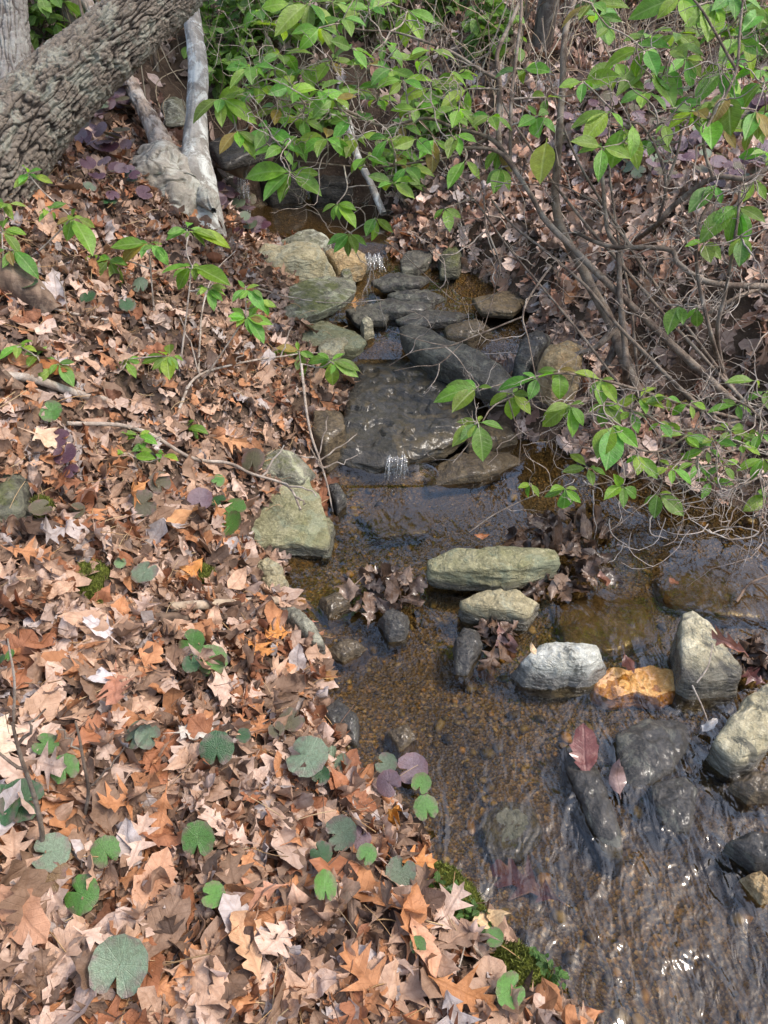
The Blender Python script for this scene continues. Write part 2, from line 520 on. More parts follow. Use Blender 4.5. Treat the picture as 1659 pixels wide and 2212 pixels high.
def mat_leaf(name, src, rough=.6, trans=.2, under=1.25, spec=.3, vein=.35, vein_light=False, spots=.3, wet=0.0, shape='pinnate'):
    a = NT(name)
    if src == 'OBJ':
        oi = a.n('ObjectInfo')
        col = oi.outputs['Color']
        rnd = oi.outputs['Random']
    else:
        col = a.attr('col')
        rnd = None
    luv = a.attr('luv', 'Vector')
    s = a.sep(luv)
    av = a.math('ABSOLUTE', s[1])
    off = s[2] if rnd is None else a.math('ADD', s[2], a.math('MULTIPLY', rnd, 37.0))
    cx = a.n('CombineXYZ'); a.l(s[0], cx.inputs[0]); a.l(s[1], cx.inputs[1]); a.l(off, cx.inputs[2])
    q = cx.outputs[0]
    mid = a.maprange(av, .008, .028, 1, 0)
    if shape == 'pinnate':
        ph = a.math('MULTIPLY', a.math('SUBTRACT', s[0], a.math('MULTIPLY', av, .75)), 9.0)
        fr = a.math('ABSOLUTE', a.math('SUBTRACT', a.math('FRACT', ph), .5))
        side = a.math('MULTIPLY', a.maprange(fr, .0, .09, 1, 0), .6)
    else:
        ang = a.n('Math', operation='ARCTAN2'); a.l(s[1], ang.inputs[0]); a.l(s[0], ang.inputs[1])
        fr = a.math('ABSOLUTE', a.math('SUBTRACT', a.math('FRACT', a.math('MULTIPLY', ang.outputs[0], 1.75)), .5))
        side = a.math('MULTIPLY', a.maprange(fr, .0, .08, 1, 0), .7)
    v = a.math('MAXIMUM', mid, side)
    blot = a.noise(6, 5, .6, q)
    c = a.mix(a.maprange(blot, .3, .7), a.mix(1.0, col, (.62, .56, .52), 'MULTIPLY'), col)
    if shape == 'palm':
        rad = a.math('SQRT', a.math('ADD', a.math('MULTIPLY', s[0], s[0]), a.math('MULTIPLY', s[1], s[1])))
        c = a.mix(a.math('MULTIPLY', a.maprange(rad, .55, 1.0), a.maprange(a.noise(2.2, 2, .5, q), .42, .62, 0, .75)), c, (.15, .075, .075))
    c = a.mix(a.maprange(a.noise(26, 3, .6, q), .62, .68, 0, spots), c, a.mix(1.0, col, (.25, .18, .14), 'MULTIPLY'))
    vc = a.mix(.6, col, (.75, .8, .45)) if vein_light else a.mix(1.0, col, (.5, .42, .36), 'MULTIPLY')
    c = a.mix(a.math('MULTIPLY', v, vein), c, vc)
    bf = a.n('NewGeometry').outputs['Backfacing']
    c = a.mix(a.math('MULTIPLY', bf, .55 if under > 1 else 0), c, a.mix(1.0, c, (under, under * .98, under * 1.02), 'MULTIPLY'))
    hb = a.math('ADD', a.math('MULTIPLY', v, -.4), a.noise(16, 4, .6, q))
    b = a.bump(hb, .45, .006)
    sh = a.bsdf(c, rough, b, spec, wet, .1, None, final=False)
    if trans:
        t = a.n('BsdfTranslucent')
        tc = a.mix(1.0, c, (1.25, 1.35, .75) if vein_light else (1.3, 1.1, .8), 'MULTIPLY')
        a.l(tc, t.inputs['Color'])
        mx = a.n('MixShader'); mx.inputs[0].default_value = trans
        a.l(sh, mx.inputs[1]); a.l(t.outputs[0], mx.inputs[2]); sh = mx.outputs[0]
    a.l(sh, a.out.inputs[0])
    return a.m

def mat_moss():
    a = NT('moss_green')
    p = a.pos()
    c = a.ramp(a.noise(70, 4, .7, p), [(.3, (.03, .04, .006)), (.55, (.10, .115, .018)), (.8, (.22, .22, .04))])
    a.bsdf(c, .95, a.bump(a.noise(170, 4, .8, p), 1.0, .012), .1)
    return a.m

def mat_col(name, rough=.8):
    a = NT(name)
    c = a.attr('col')
    p = a.coord('Object')
    c = a.mix(a.maprange(a.noise(60, 5, .6, p), .3, .75), a.mix(1.0, c, (.55, .52, .5), 'MULTIPLY'), c)
    a.bsdf(c, rough, a.bump(a.noise(140, 4, .6, p), .5, .004), .3)
    return a.m

M = {}
M['soil'] = mat_soil()
M['bed'] = mat_bed()
M['water'] = mat_water()
M['fall'] = mat_fall()
M['film'] = mat_fall(.13, .08)
TAN = [(.3, (.20, .17, .10)), (.5, (.34, .29, .17)), (.72, (.46, .40, .26))]
GREY = [(.3, (.11, .105, .08)), (.5, (.20, .19, .14)), (.72, (.31, .29, .22))]
DARK = [(.3, (.035, .033, .03)), (.5, (.075, .068, .06)), (.72, (.14, .125, .105))]
BROWN = [(.3, (.07, .05, .03)), (.5, (.14, .10, .055)), (.72, (.23, .17, .095))]
ORANGE = [(.3, (.50, .22, .05)), (.5, (.72, .36, .10)), (.72, (.85, .52, .24))]
WHITE = [(.3, (.34, .33, .27)), (.5, (.52, .51, .44)), (.72, (.66, .65, .58))]
M['rock_tan'] = mat_rock('rock_tan', TAN, (.30, .31, .24), .5)
M['rock_tan_wetfoot'] = mat_rock('rock_tan_wetfoot', TAN, (.33, .34, .25), .45, waterline=.034)
M['rock_olive'] = mat_rock('rock_olive', [(.3, (.17, .16, .085)), (.5, (.27, .25, .14)), (.72, (.38, .35, .22))], (.22, .25, .17), .5, moss=.25, waterline=.028)
M['rock_mossy'] = mat_rock('rock_mossy', GREY, (.50, .50, .33), .55, moss=.75)
M['rock_grey'] = mat_rock('rock_grey', GREY, (.50, .50, .40), .6, moss=.3)
M['rock_grey_wetfoot'] = mat_rock('rock_grey_wetfoot', GREY, (.46, .44, .33), .45, waterline=.035)
M['rock_white'] = mat_rock('rock_white', WHITE, (.09, .09, .075), .85, waterline=.042)
M['rock_cream'] = mat_rock('rock_cream', [(.3, (.33, .29, .18)), (.5, (.48, .42, .28)), (.72, (.60, .55, .40))], (.14, .13, .10), .75, waterline=.03)
M['rock_darkdry'] = mat_rock('rock_darkdry', [(.3, (.055, .05, .042)), (.5, (.10, .092, .075)), (.72, (.17, .155, .125))], (.33, .32, .24), .3, wet=.15)
M['rock_darkmoss'] = mat_rock('rock_darkmoss', [(.3, (.05, .046, .036)), (.5, (.09, .085, .06)), (.72, (.15, .14, .10))], (.25, .25, .17), .3, moss=.6)
M['rock_cream_dark'] = mat_rock('rock_cream_dark', [(.3, (.33, .29, .18)), (.5, (.48, .42, .28)), (.72, (.60, .55, .40))], (.12, .11, .085), .9, waterline=.085)
M['rock_cream_dark2'] = mat_rock('rock_cream_dark2', [(.3, (.30, .26, .15)), (.5, (.45, .39, .25)), (.72, (.57, .51, .36))], (.10, .095, .075), .85, waterline=.05)
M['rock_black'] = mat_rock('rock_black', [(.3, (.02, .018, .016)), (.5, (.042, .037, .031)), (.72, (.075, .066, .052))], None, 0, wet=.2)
M['rock_dark'] = mat_rock('rock_dark', DARK, (.26, .26, .2), .35, wet=.34)
M['rock_slab'] = mat_rock('rock_slab', [(.3, (.04, .036, .03)), (.5, (.072, .064, .05)), (.72, (.115, .10, .07))], (.14, .10, .045), .6, wet=.5)
M['rock_brown'] = mat_rock('rock_brown', BROWN, (.26, .19, .10), .4, wet=.45)
M['rock_orange'] = mat_rock('rock_orange', ORANGE, (.72, .45, .30), .5, wet=.12)
M['rock_rust'] = mat_rock('rock_rust', [(.3, (.24, .15, .07)), (.5, (.40, .28, .14)), (.72, (.50, .38, .22))], (.33, .30, .22), .4)
M['bark_oak'] = mat_bark('bark_oak', (.205, .168, .132), (.026, .020, .016), (.33, .34, .27), .45, True, 60)
M['bark_grey'] = mat_bark('bark_grey', (.25, .225, .20), (.09, .075, .065), (.34, .34, .30), .5, True, 60)
M['bark_pale'] = mat_bark('bark_pale', (.37, .345, .305), (.20, .18, .155), (.56, .57, .53), .85, False, 26)
M['bark_dead'] = mat_bark('bark_dead', (.36, .28, .215), (.11, .08, .06), (.48, .44, .39), .5, False, 30)
M['bark_burl'] = mat_bark('bark_burl', (.32, .285, .235), (.17, .15, .12), (.45, .45, .39), .6, True, 45)
M['bark_shrub'] = mat_bark('bark_shrub', (.21, .16, .12), (.085, .06, .045), (.32, .29, .24), .4, False, 50)
M['bark_twig'] = mat_bark('bark_twig', (.38, .31, .25), (.20, .155, .12), (.50, .45, .39), .5, False, 60)
M['wood_rot'] = mat_bark('wood_rot', (.17, .115, .08), (.045, .03, .022), (.25, .19, .14), .4, False, 22)
M['wood_tan'] = mat_bark('wood_tan', (.40, .31, .22), (.20, .14, .095), (.5, .42, .33), .4, False, 30)
M['leaf_obj'] = mat_leaf('leaf_fallen', 'OBJ', .6, .12, spec=.3)
M['leaf_att'] = mat_leaf('leaf_litter', 'ATT', .65, .10, spec=.25)
M['leaf_wet'] = mat_leaf('leaf_wet', 'OBJ', .4, .05, spec=.4, wet=.3)
M['leaf_wet_att'] = mat_leaf('leaf_wet_litter', 'ATT', .45, .05, spec=.4, wet=.22)
M['leaf_green'] = mat_leaf('leaf_evergreen', 'OBJ', .36, .46, 1.3, .45, .22, True, .6)
M['leaf_green_att'] = mat_leaf('leaf_thicket', 'ATT', .45, .4, 1.2, .4, .2, True, .1)
M['leaf_round'] = mat_leaf('leaf_round', 'OBJ', .28, .12, 1.1, .45, .035, True, .3, shape='palm')
M['moss'] = mat_moss()
M['col'] = mat_col('painted_by_piece', .8)
M['pebble'] = mat_col('pebble_stone', .45)

# ------------------------------------------------------------------ ground and stream bed
def axis(lo, hi, flo, fhi, step, grow=1.22):
    a = list(np.arange(flo, fhi + step / 2, step))
    s = step
    while a[-1] < hi:
        s *= grow; a.append(a[-1] + s)
    s = step
    while a[0] > lo:
        s *= grow; a.insert(0, a[0] - s)
    return np.array(a)
ax = axis(-90, 90, -2.6, 2.8, .022)
ay = axis(-60, 120, 0.1, 6.0, .022)
XX, YY = np.meshgrid(ax, ay)
ZZ = H(XX, YY)
Vg = np.stack([XX, YY, ZZ], -1).reshape(-1, 3)
nx, ny = len(ax), len(ay)
ii, jj = np.meshgrid(np.arange(nx - 1), np.arange(ny - 1))
Fg = np.stack([jj * nx + ii, jj * nx + ii + 1, (jj + 1) * nx + ii + 1, (jj + 1) * nx + ii], -1).reshape(-1, 4)
cx, cy = XX[:-1, :-1].ravel(), YY[:-1, :-1].ravel()
inb = (DS(cx + .011, cy + .011) < 0.012) & (cx > -1.2) & (cx < 2.6) & (cy > -.3) & (cy < 6)
def submesh(name, F, m):
    used = np.unique(F)
    re = np.full(len(Vg), -1); re[used] = np.arange(len(used))
    return mesh(name, Vg[used], re[F], m)
link('ground', submesh('ground', Fg[~inb], M['soil']), kind='structure')
link('stream_bed', submesh('stream_bed', Fg[inb], M['bed']), kind='structure')

# ------------------------------------------------------------------ water
wx = np.arange(-1.2, 2.7, .016)
wy = np.arange(-.35, 5.4, .016)
WX, WY = np.meshgrid(wx, wy)
wd = DS(WX, WY)
wp = np.stack([WX, WY * .7, 0 * WX], -1)
lower = smooth(1.45 - WY + .55 * (WX - .45), -.25, .55) * (WY < 2.3)
ripple = np.clip(.10 + .95 * lower + .85 * np.exp(-((WY - 1.98) / .16) ** 2) * smooth(-WX, -.55, -.3) + .22 * (WY > 2.9) * (WY < 4.05), 0, 1.15)
WZ = wl(WY, WX) + .0022 * fbm(wp, 13, 3) * ripple + .0035 * fbm(wp + 5, 4.5, 2) * (.3 + ripple)
Vw = np.stack([WX, WY, WZ], -1).reshape(-1, 3)
n = len(wx)
ii, jj = np.meshgrid(np.arange(n - 1), np.arange(len(wy) - 1))
Fw = np.stack([jj * n + ii, jj * n + ii + 1, (jj + 1) * n + ii + 1, (jj + 1) * n + ii], -1).reshape(-1, 4)
spoly = np.array([PZ(u, v, .095 + (1000 - v) / 245 * .115)[:2] for u, v in [(765, 768), (850, 765), (960, 785), (1015, 815), (1030, 860), (1008, 915), (955, 948), (880, 975), (810, 988), (735, 965), (700, 940), (735, 890), (757, 820)]])
def inside(q, x, y):
    ins = np.zeros(x.shape, bool)
    for k in range(len(q)):
        a, b = q[k], q[(k + 1) % len(q)]
        ins ^= ((a[1] > y) != (b[1] > y)) & (x < (b[0] - a[0]) * (y - a[1]) / (b[1] - a[1] + 1e-12) + a[0])
    return ins
keep = (wd[:-1, :-1].ravel() < .07) & ~inside(spoly, WX, WY)[:-1, :-1].ravel()
Fw = Fw[keep]
used = np.unique(Fw); re = np.full(len(Vw), -1); re[used] = np.arange(len(used))
link('stream_water', mesh('stream_water', Vw[used], re[Fw], M['water'], True, {'rip': ('FLOAT', ripple.ravel()[used])}), kind='structure')

# ------------------------------------------------------------------ rocks
ROCKS = []
def rock(label, pix, z, h, m, name='rock', dome=.015, tap=1.06, seed=0, rough=.012, strata=.006, edge=.005, group=None, cat='rock', terrace=0.0, bulge=.02, facet=.9):
    """outline given by picture points at height z (number, or function of v); a chipped top face, rounded rim and uneven sides"""
    rr_ = np.random.default_rng(9000 + seed)
    zz = [z(v) if callable(z) else z for u, v in pix]
    q = np.array([PZ(u, v, a) for (u, v), a in zip(pix, zz)])
    c = q.mean(0)
    A = np.c_[q[:, :2] - c[:2], np.ones(len(q))]
    pl = np.linalg.lstsq(A, q[:, 2], rcond=None)[0]
    nth, ntop, nside = (200, 56, 14) if terrace else (100, 20, 12)
    th = np.linspace(0, 2 * math.pi, nth, endpoint=False)
    r = np.zeros(nth)
    for k, a in enumerate(th):
        d = np.array([math.cos(a), math.sin(a)])
        best = 1e-3
        for i in range(len(q)):
            p0 = q[i, :2] - c[:2]; e = q[(i + 1) % len(q), :2] - c[:2] - p0
            den = d[0] * e[1] - d[1] * e[0]
            if abs(den) < 1e-9: continue
            s = (p0[0] * e[1] - p0[1] * e[0]) / den
            t = (p0[0] * d[1] - p0[1] * d[0]) / den
            if s > 0 and -1e-6 <= t <= 1 + 1e-6: best = max(best, s)
        r[k] = best
    r = .12 * np.roll(r, 1) + .76 * r + .12 * np.roll(r, -1)
    ROCKS.append((c[:2].copy(), th.copy(), r.copy(), float(c[2])))
    size = r.mean()
    edge = min(edge, size * .3)
    d2 = np.stack([np.cos(th), np.sin(th)], -1)
    r = r * (1 + .05 * perlin(np.c_[d2 * 2.2, np.full(nth, seed * 1.3)]) + .03 * perlin(np.c_[d2 * 7, np.full(nth, seed * 2.3)]))
    sv = np.linspace(0.015, 1, ntop)
    V = []
    for s in sv:
        over = max(0.0, (s - .8) / .2)
        xy = d2 * (r * s - edge * .25 * over)[:, None]
        V.append(np.c_[xy, xy @ pl[:2] + pl[2] + dome * (1 - s ** 2.4) - edge * .9 * over ** 2.2])
    for kk in range(1, nside + 1):
        f = kk / nside
        rr = r * (1 + (tap - 1) * f + bulge * math.sin(math.pi * min(1, f * 1.1)) - .2 * max(0, f - .75)) - edge * .25 * (1 - min(1, f * 4))
        xy = d2 * rr[:, None]
        V.append(np.c_[xy, (d2 * r[:, None]) @ pl[:2] + pl[2] - edge * .9 - h * f])
    Vf = np.array(V).reshape(-1, 3)
    R = ntop + nside
    lv = np.repeat(np.r_[np.zeros(ntop), np.ones(nside)], nth)
    lev = np.repeat(np.r_[sv, np.ones(nside)], nth)
    fade = np.repeat(np.r_[np.ones(ntop), 1 - .8 * np.arange(1, nside + 1) / nside], nth)
    # chipped planes
    if facet:
        cut = np.zeros(len(Vf))
        for k in range(9):
            a = rr_.uniform(0, 6.28); dist = size * rr_.uniform(.35, .95); sl = rr_.uniform(.12, .5) * facet
            cut = np.maximum(cut, sl * (Vf[:, 0] * math.cos(a) + Vf[:, 1] * math.sin(a) - dist))
        Vf[:, 2] -= np.minimum(cut, h * .7) * fade
    W3 = Vf + np.array([seed * 3.1, seed * 1.7, seed * .9])
    ns = fbm(W3, .9 / max(size, .03), 4) * rough * min(1.4, size / .12)
    ridge = (.5 - np.abs(fbm(W3, 1.7 / max(size, .03), 3))) * rough * .9
    led = perlin(np.c_[W3[:, 0] * 4, W3[:, 1] * 4, W3[:, 2] * 34 + W3[:, 0] * 9]) + .6 * perlin(np.c_[W3[:, 0] * 9, W3[:, 1] * 9, W3[:, 2] * 90 + W3[:, 1] * 14])
    fine = fbm(W3, 38, 3) * .004 + np.abs(perlin(W3 * 17)) * .006
    outw = np.tile(np.c_[d2, np.zeros(nth)], (R, 1))
    Vf = Vf + outw * (led * strata * lv + (ns * 1.3 + fine) * lev * (.4 + .6 * lv))[:, None]
    Vf[:, 2] += (ns * 1.1 + ridge + fine) * (1 - .7 * lv)
    if terrace:
        tn = fbm(np.c_[W3[:, 0] * .8 + W3[:, 1] * .35, W3[:, 1] * 1.7, 0 * lv], 5, 4) * 2.3
        st = np.floor(tn) + smooth(tn - np.floor(tn), .45, .55)
        Vf[:, 2] += terrace * st * (1 - .6 * lv) * (1 - smooth(lev, .93, 1) * .5)
    i = np.arange(R - 1)[:, None]; j = np.arange(nth)[None, :]; jn = (j + 1) % nth
    F = np.stack([i * nth + j + 0 * jn, (i + 1) * nth + j + 0 * jn, (i + 1) * nth + jn, i * nth + jn], -1).reshape(-1, 4)
    a = np.arange(nth // 2 - 1)
    cap = np.stack([a, a + 1, nth - 2 - a, nth - 1 - a], -1)
    F = np.vstack([F, cap])
    o = link(name, mesh(name, Vf, F, M[m]), None, label, cat, group, 'thing')
    o.location = (c[0], c[1], 0)
    return o

slabz = lambda v: .095 + (1000 - v) / 245 * .115
rock('broad dark wet slab with water sheeting over it above the little fall', [(770, 765), (850, 755), (960, 775), (1020, 810), (1035, 860), (1012, 920), (960, 955), (880, 985), (810, 998), (730, 975), (690, 945), (715, 915), (750, 890), (757, 820)], slabz, .085, 'rock_slab', 'rock_slab', .004, .95, 1, .012, .01, .014, terrace=.017, facet=.4, cat='rock slab')
rock('rounded tan boulder with pale top at the left of the upper pool', [(538, 566), (560, 534), (640, 522), (700, 530), (716, 566), (655, 574), (590, 576)], .425, .10, 'rock_tan', 'boulder', .025, 1.1, 2, .016, .003, .04, bulge=.05, facet=.3, cat='boulder')
rock('low grey stone just behind the rounded tan boulder', [(590, 518), (640, 498), (700, 497), (716, 520), (660, 530)], .40, .1, 'rock_grey', 'rock', .015, 1.06, 3)
rock('flat grey slab with green moss and cream lichen overhanging the stream', [(552, 640), (640, 612), (700, 598), (768, 601), (770, 625), (742, 650), (690, 672), (625, 686), (568, 668)], .375, .055, 'rock_mossy', 'rock_slab', .008, .84, 4, .012, .008, .005, bulge=0, facet=.25, cat='rock slab')
rock('olive flat slab below the mossy slab, half under leaves', [(585, 708), (620, 690), (690, 690), (762, 712), (792, 734), (772, 752), (700, 752), (630, 742)], .30, .06, 'rock_olive', 'rock_slab', .008, .9, 5, .01, .006, .005, bulge=0, facet=.3, cat='rock slab')
rock('small pale stone lying on the olive slab beside the wet slab', [(685, 745), (715, 728), (748, 723), (753, 740), (722, 766), (690, 765)], .308, .035, 'rock_tan', 'rock', .006, 1.0, 6, facet=.4)
rock('small brown layered stone behind the small waterfall', [(702, 540), (740, 527), (790, 546), (782, 560), (730, 570)], .39, .1, 'rock_rust', 'rock', .01, 1.04, 7)
rock('small dark square stone between the tan boulder and the small waterfall', [(733, 582), (755, 575), (760, 592), (740, 602)], .345, .09, 'rock_mossy', 'rock', .01, 1.04, 8)
rock('tilted grey streaked stone right of the small waterfall', [(862, 560), (900, 529), (942, 522), (948, 545), (902, 574), (868, 578)], .345, .06, 'rock_darkdry', 'rock', .006, .95, 9, facet=.4)
rock('dark mossy boulder right of the tilted streaked stone', [(948, 535), (980, 522), (1006, 543), (990, 570), (952, 572)], .355, .07, 'rock_darkmoss', 'boulder', .025, 1.05, 10, cat='boulder')
rock('dark wet ledge crossing the stream below the small waterfall', [(785, 655), (860, 640), (945, 650), (915, 668), (830, 674)], .268, .05, 'rock_dark', 'rock_ledge', .004, 1.0, 11, .01, .006, .005, facet=.4, cat='rock ledge')
rock('short dark wet ledge just upstream of the crossing ledge', [(835, 632), (900, 624), (965, 630), (930, 645), (860, 645)], .288, .04, 'rock_dark', 'rock_ledge', .006, 1.03, 12, cat='rock ledge')
rock('small brown wet stone standing in the middle of the upper stream', [(960, 705), (1030, 688), (1062, 703), (1012, 726), (965, 722)], .268, .07, 'rock_brown', 'rock', .008, 1.04, 13)
rock('small lichen-whitened stone at the left end of the long dark rock', [(778, 694), (796, 683), (808, 700), (786, 708)], .275, .06, 'rock_cream', 'rock', .012, 1.02, 14)
rock('long dark rock with lichen lying diagonally above the wet slab', [(856, 702), (905, 698), (965, 735), (1040, 760), (1100, 788), (1127, 815), (1085, 832), (1010, 800), (930, 768), (870, 727)], .29, .1, 'rock_darkdry', 'rock', .012, .86, 15, .016, .01, .008, facet=.5)
rock('dark muddy block holding the bank left of the wet slab', [(676, 885), (735, 872), (748, 925), (700, 952), (676, 930)], .185, .16, 'rock_brown', 'rock', .012, 1.05, 16)
rock('orange-tan angular rock at the foot of the shrub trunks', [(1163, 775), (1180, 748), (1230, 735), (1262, 755), (1250, 786), (1200, 797)], .37, .15, 'rock_rust', 'rock', .02, 1.08, 17, .018)
rock('dark wet rock between the orange-tan rock and the stream', [(1112, 765), (1130, 722), (1178, 702), (1195, 725), (1165, 762), (1130, 792)], .32, .16, 'rock_dark', 'rock', .02, 1.06, 18)
rock('brown submerged ledge right of the splash under the wet slab', [(920, 1002), (1000, 976), (1100, 965), (1135, 985), (1050, 1022), (930, 1037)], .045, .06, 'rock_brown', 'rock_ledge', .008, 1.0, 19, cat='rock ledge')
rock('dark brown ledge tucked under the right edge of the wet slab', [(1000, 925), (1090, 905), (1118, 938), (1010, 962)], .075, .09, 'rock_brown', 'rock_ledge', .008, 1.0, 20, cat='rock ledge')
rock('dark mossy rock behind the big tan-green rock', [(522, 990), (570, 968), (640, 975), (675, 1002), (650, 1027), (560, 1022)], .175, .05, 'rock_mossy', 'rock', .025, 1.05, 21)
bigz = lambda v: .15 - (v - 1010) / 165 * .085
rock('big flat-topped tan-green rock on the left bank at the water', [(474, 1058), (528, 1008), (648, 1018), (692, 1060), (704, 1118), (712, 1172), (640, 1168), (552, 1176), (506, 1172), (482, 1120)], bigz, .075, 'rock_olive', 'rock', .008, .96, 22, .012, .006, .005, bulge=0, facet=.6)
rock('greyish side stone wedged along the right flank of the big tan-green rock', [(688, 1080), (706, 1105), (722, 1135), (714, 1180), (694, 1186), (684, 1130)], .04, .06, 'rock_olive', 'rock', .01, 1.02, 23)
rock('small pale stone under the front edge of the big tan-green rock', [(545, 1216), (580, 1206), (612, 1222), (598, 1243), (555, 1238)], .05, .07, 'rock_tan', 'rock', .015, 1.03, 24)
rock('lower tan stone at the waterline below the big tan-green rock', [(558, 1248), (612, 1240), (624, 1262), (580, 1276)], .03, .06, 'rock_tan', 'rock', .012, 1.03, 25)
rock('grey wedge-shaped stone slanting into the water from the leafy bank', [(600, 1298), (632, 1298), (682, 1350), (704, 1388), (670, 1384), (620, 1335)], .06, .1, 'rock_grey_wetfoot', 'rock', .015, 1.04, 26)
rock('small round dark stone beside the wet leaf pile in midstream', [(818, 1335), (848, 1312), (882, 1330), (877, 1364), (840, 1374)], .028, .06, 'rock_dark', 'rock', .018, 1.03, 27)
rock('long flat-topped olive rock lying across the stream', [(922, 1198), (985, 1182), (1120, 1180), (1198, 1184), (1214, 1206), (1100, 1230), (1000, 1229), (932, 1220)], .105, .09, 'rock_olive', 'rock', .008, 1.0, 28, .008, .012, .004, bulge=.0, facet=.5)
rock('tan block of stone just below the long flat-topped rock', [(992, 1292), (1040, 1272), (1120, 1274), (1172, 1290), (1140, 1322), (1060, 1314), (1000, 1304)], .075, .085, 'rock_tan_wetfoot', 'rock', .008, 1.0, 29, .014, .008, .004, bulge=0)
rock('dark oblong mossy stone standing in the shallow water', [(982, 1385), (1000, 1352), (1035, 1354), (1042, 1390), (1012, 1446), (985, 1442)], .03, .07, 'rock_dark', 'rock', .015, 1.02, 30)
rock('white rounded rock with dark wet foot in midstream', [(1112, 1428), (1160, 1398), (1230, 1388), (1298, 1406), (1314, 1432), (1280, 1450), (1200, 1460), (1140, 1450)], .06, .075, 'rock_white', 'rock', .04, 1.05, 31, .018, .003, .04)
rock('flat bright orange stone washed by the water beside the white rock', [(1280, 1462), (1318, 1440), (1352, 1448), (1405, 1436), (1476, 1452), (1480, 1490), (1430, 1512), (1375, 1496), (1320, 1510), (1284, 1494)], -.001, .05, 'rock_orange', 'rock_slab', .002, 1.0, 32, .012, facet=.2, cat='rock slab')
rock('tall wedge-shaped rock with cream top and dark grey foot', [(1478, 1312), (1500, 1303), (1560, 1370), (1606, 1440), (1602, 1462), (1500, 1476), (1474, 1462), (1470, 1380)], lambda v: .15 - (v - 1300) / 170 * .08, .16, 'rock_cream_dark', 'rock', .008, 1.03, 33, .012, .006, .006, bulge=0, facet=.8)
rock('large cream speckled rock at the right margin of the stream', [(1545, 1588), (1580, 1545), (1628, 1492), (1690, 1452), (1725, 1490), (1690, 1560), (1645, 1615), (1602, 1628)], .095, .12, 'rock_cream_dark2', 'rock', .02, 1.03, 34, .02)
rock('brown half-submerged stone below the large cream rock', [(1575, 1692), (1615, 1668), (1680, 1668), (1700, 1722), (1620, 1724)], .025, .08, 'rock_brown', 'rock', .02, 1.05, 35)
rock('dark mossy stone sloping out of the water at the right margin', [(1565, 1815), (1620, 1798), (1720, 1815), (1730, 1890), (1635, 1862)], .045, .1, 'rock_dark', 'rock', .02, 1.05, 36)
rock('long dark ridge of rock running downstream beneath the red leaf', [(1222, 1592), (1275, 1580), (1302, 1680), (1345, 1790), (1352, 1852), (1308, 1842), (1268, 1760), (1224, 1660)], .012, .07, 'rock_dark', 'rock', .012, 1.05, 37)
rock('dark slab awash with water right of the red leaf', [(1330, 1585), (1400, 1545), (1490, 1555), (1496, 1600), (1452, 1660), (1372, 1706), (1338, 1680)], .012, .07, 'rock_dark', 'rock_slab', .01, 1.04, 38, cat='rock slab')
rock('narrow dark rock awash below the dark slab', [(1400, 1692), (1480, 1670), (1512, 1700), (1492, 1792), (1440, 1802)], .004, .06, 'rock_dark', 'rock', .012, 1.05, 39)
rock('olive rounded boulder lying just under the water', [(1036, 1775), (1085, 1725), (1150, 1728), (1174, 1790), (1130, 1852), (1060, 1845)], -.014, .07, 'rock_olive', 'boulder', .014, 1.06, 40, cat='boulder')
rock('dark wet stone against the leafy bank with water curling past', [(690, 1535), (728, 1505), (775, 1550), (772, 1602), (722, 1585)], .018, .08, 'rock_dark', 'rock', .015, 1.03, 41)
rock('small brown stone in the shallows right of the bank stone', [(832, 1580), (880, 1563), (903, 1598), (862, 1626)], .0, .06, 'rock_brown', 'rock', .014, 1.05, 42)
rock('flat brown stone in the shallows beside the grey wedge stone', [(700, 1402), (752, 1380), (795, 1396), (740, 1424)], .012, .06, 'rock_brown', 'rock', .014, 1.04, 43)
rock('amber-brown stone in the shallows left of the wet leaf pile', [(688, 1296), (735, 1278), (756, 1305), (710, 1332)], .012, .06, 'rock_brown', 'rock', .016, 1.04, 44)
rock('small rust-orange stone breaking the ripples at the far margin', [(1600, 1892), (1640, 1880), (1690, 1932), (1648, 1945)], .018, .07, 'rock_rust', 'rock', .014, 1.04, 45)
rock('dark pointed stone by the dangling root left of the splash', [(703, 1050), (728, 1038), (748, 1072), (728, 1090)], .05, .09, 'rock_dark', 'rock', .012, 1.04, 46)
rock('flat bedrock sheet under the water between the tan block and the wedge rock', [(1195, 1295), (1300, 1268), (1395, 1300), (1425, 1370), (1340, 1405), (1225, 1392)], -.02, .05, 'rock_brown', 'rock_slab', .004, 1.02, 47, .005, cat='rock slab')
rock('flat bedrock sheet under the water behind the wedge rock', [(1420, 1235), (1560, 1195), (1720, 1225), (1720, 1340), (1560, 1330), (1440, 1295)], -.02, .05, 'rock_brown', 'rock_slab', .004, 1.02, 48, .006, cat='rock slab')
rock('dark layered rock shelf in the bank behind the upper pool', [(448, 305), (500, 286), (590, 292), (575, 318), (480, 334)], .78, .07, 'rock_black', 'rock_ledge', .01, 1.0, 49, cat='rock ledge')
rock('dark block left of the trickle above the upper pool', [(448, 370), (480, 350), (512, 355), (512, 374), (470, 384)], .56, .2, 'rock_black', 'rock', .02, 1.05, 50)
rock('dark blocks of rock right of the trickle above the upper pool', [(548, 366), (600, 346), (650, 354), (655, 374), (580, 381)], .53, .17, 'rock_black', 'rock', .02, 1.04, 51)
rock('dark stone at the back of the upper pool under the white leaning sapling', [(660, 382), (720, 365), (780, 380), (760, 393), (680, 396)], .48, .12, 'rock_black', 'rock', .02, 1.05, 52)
rock('grey stone in the leaves behind the forked pale tree', [(345, 225), (375, 208), (405, 222), (395, 245), (355, 248)], float(G(375, 235)[0][2]) + .02, .05, 'rock_grey', 'rock', .03, 1.05, 53)

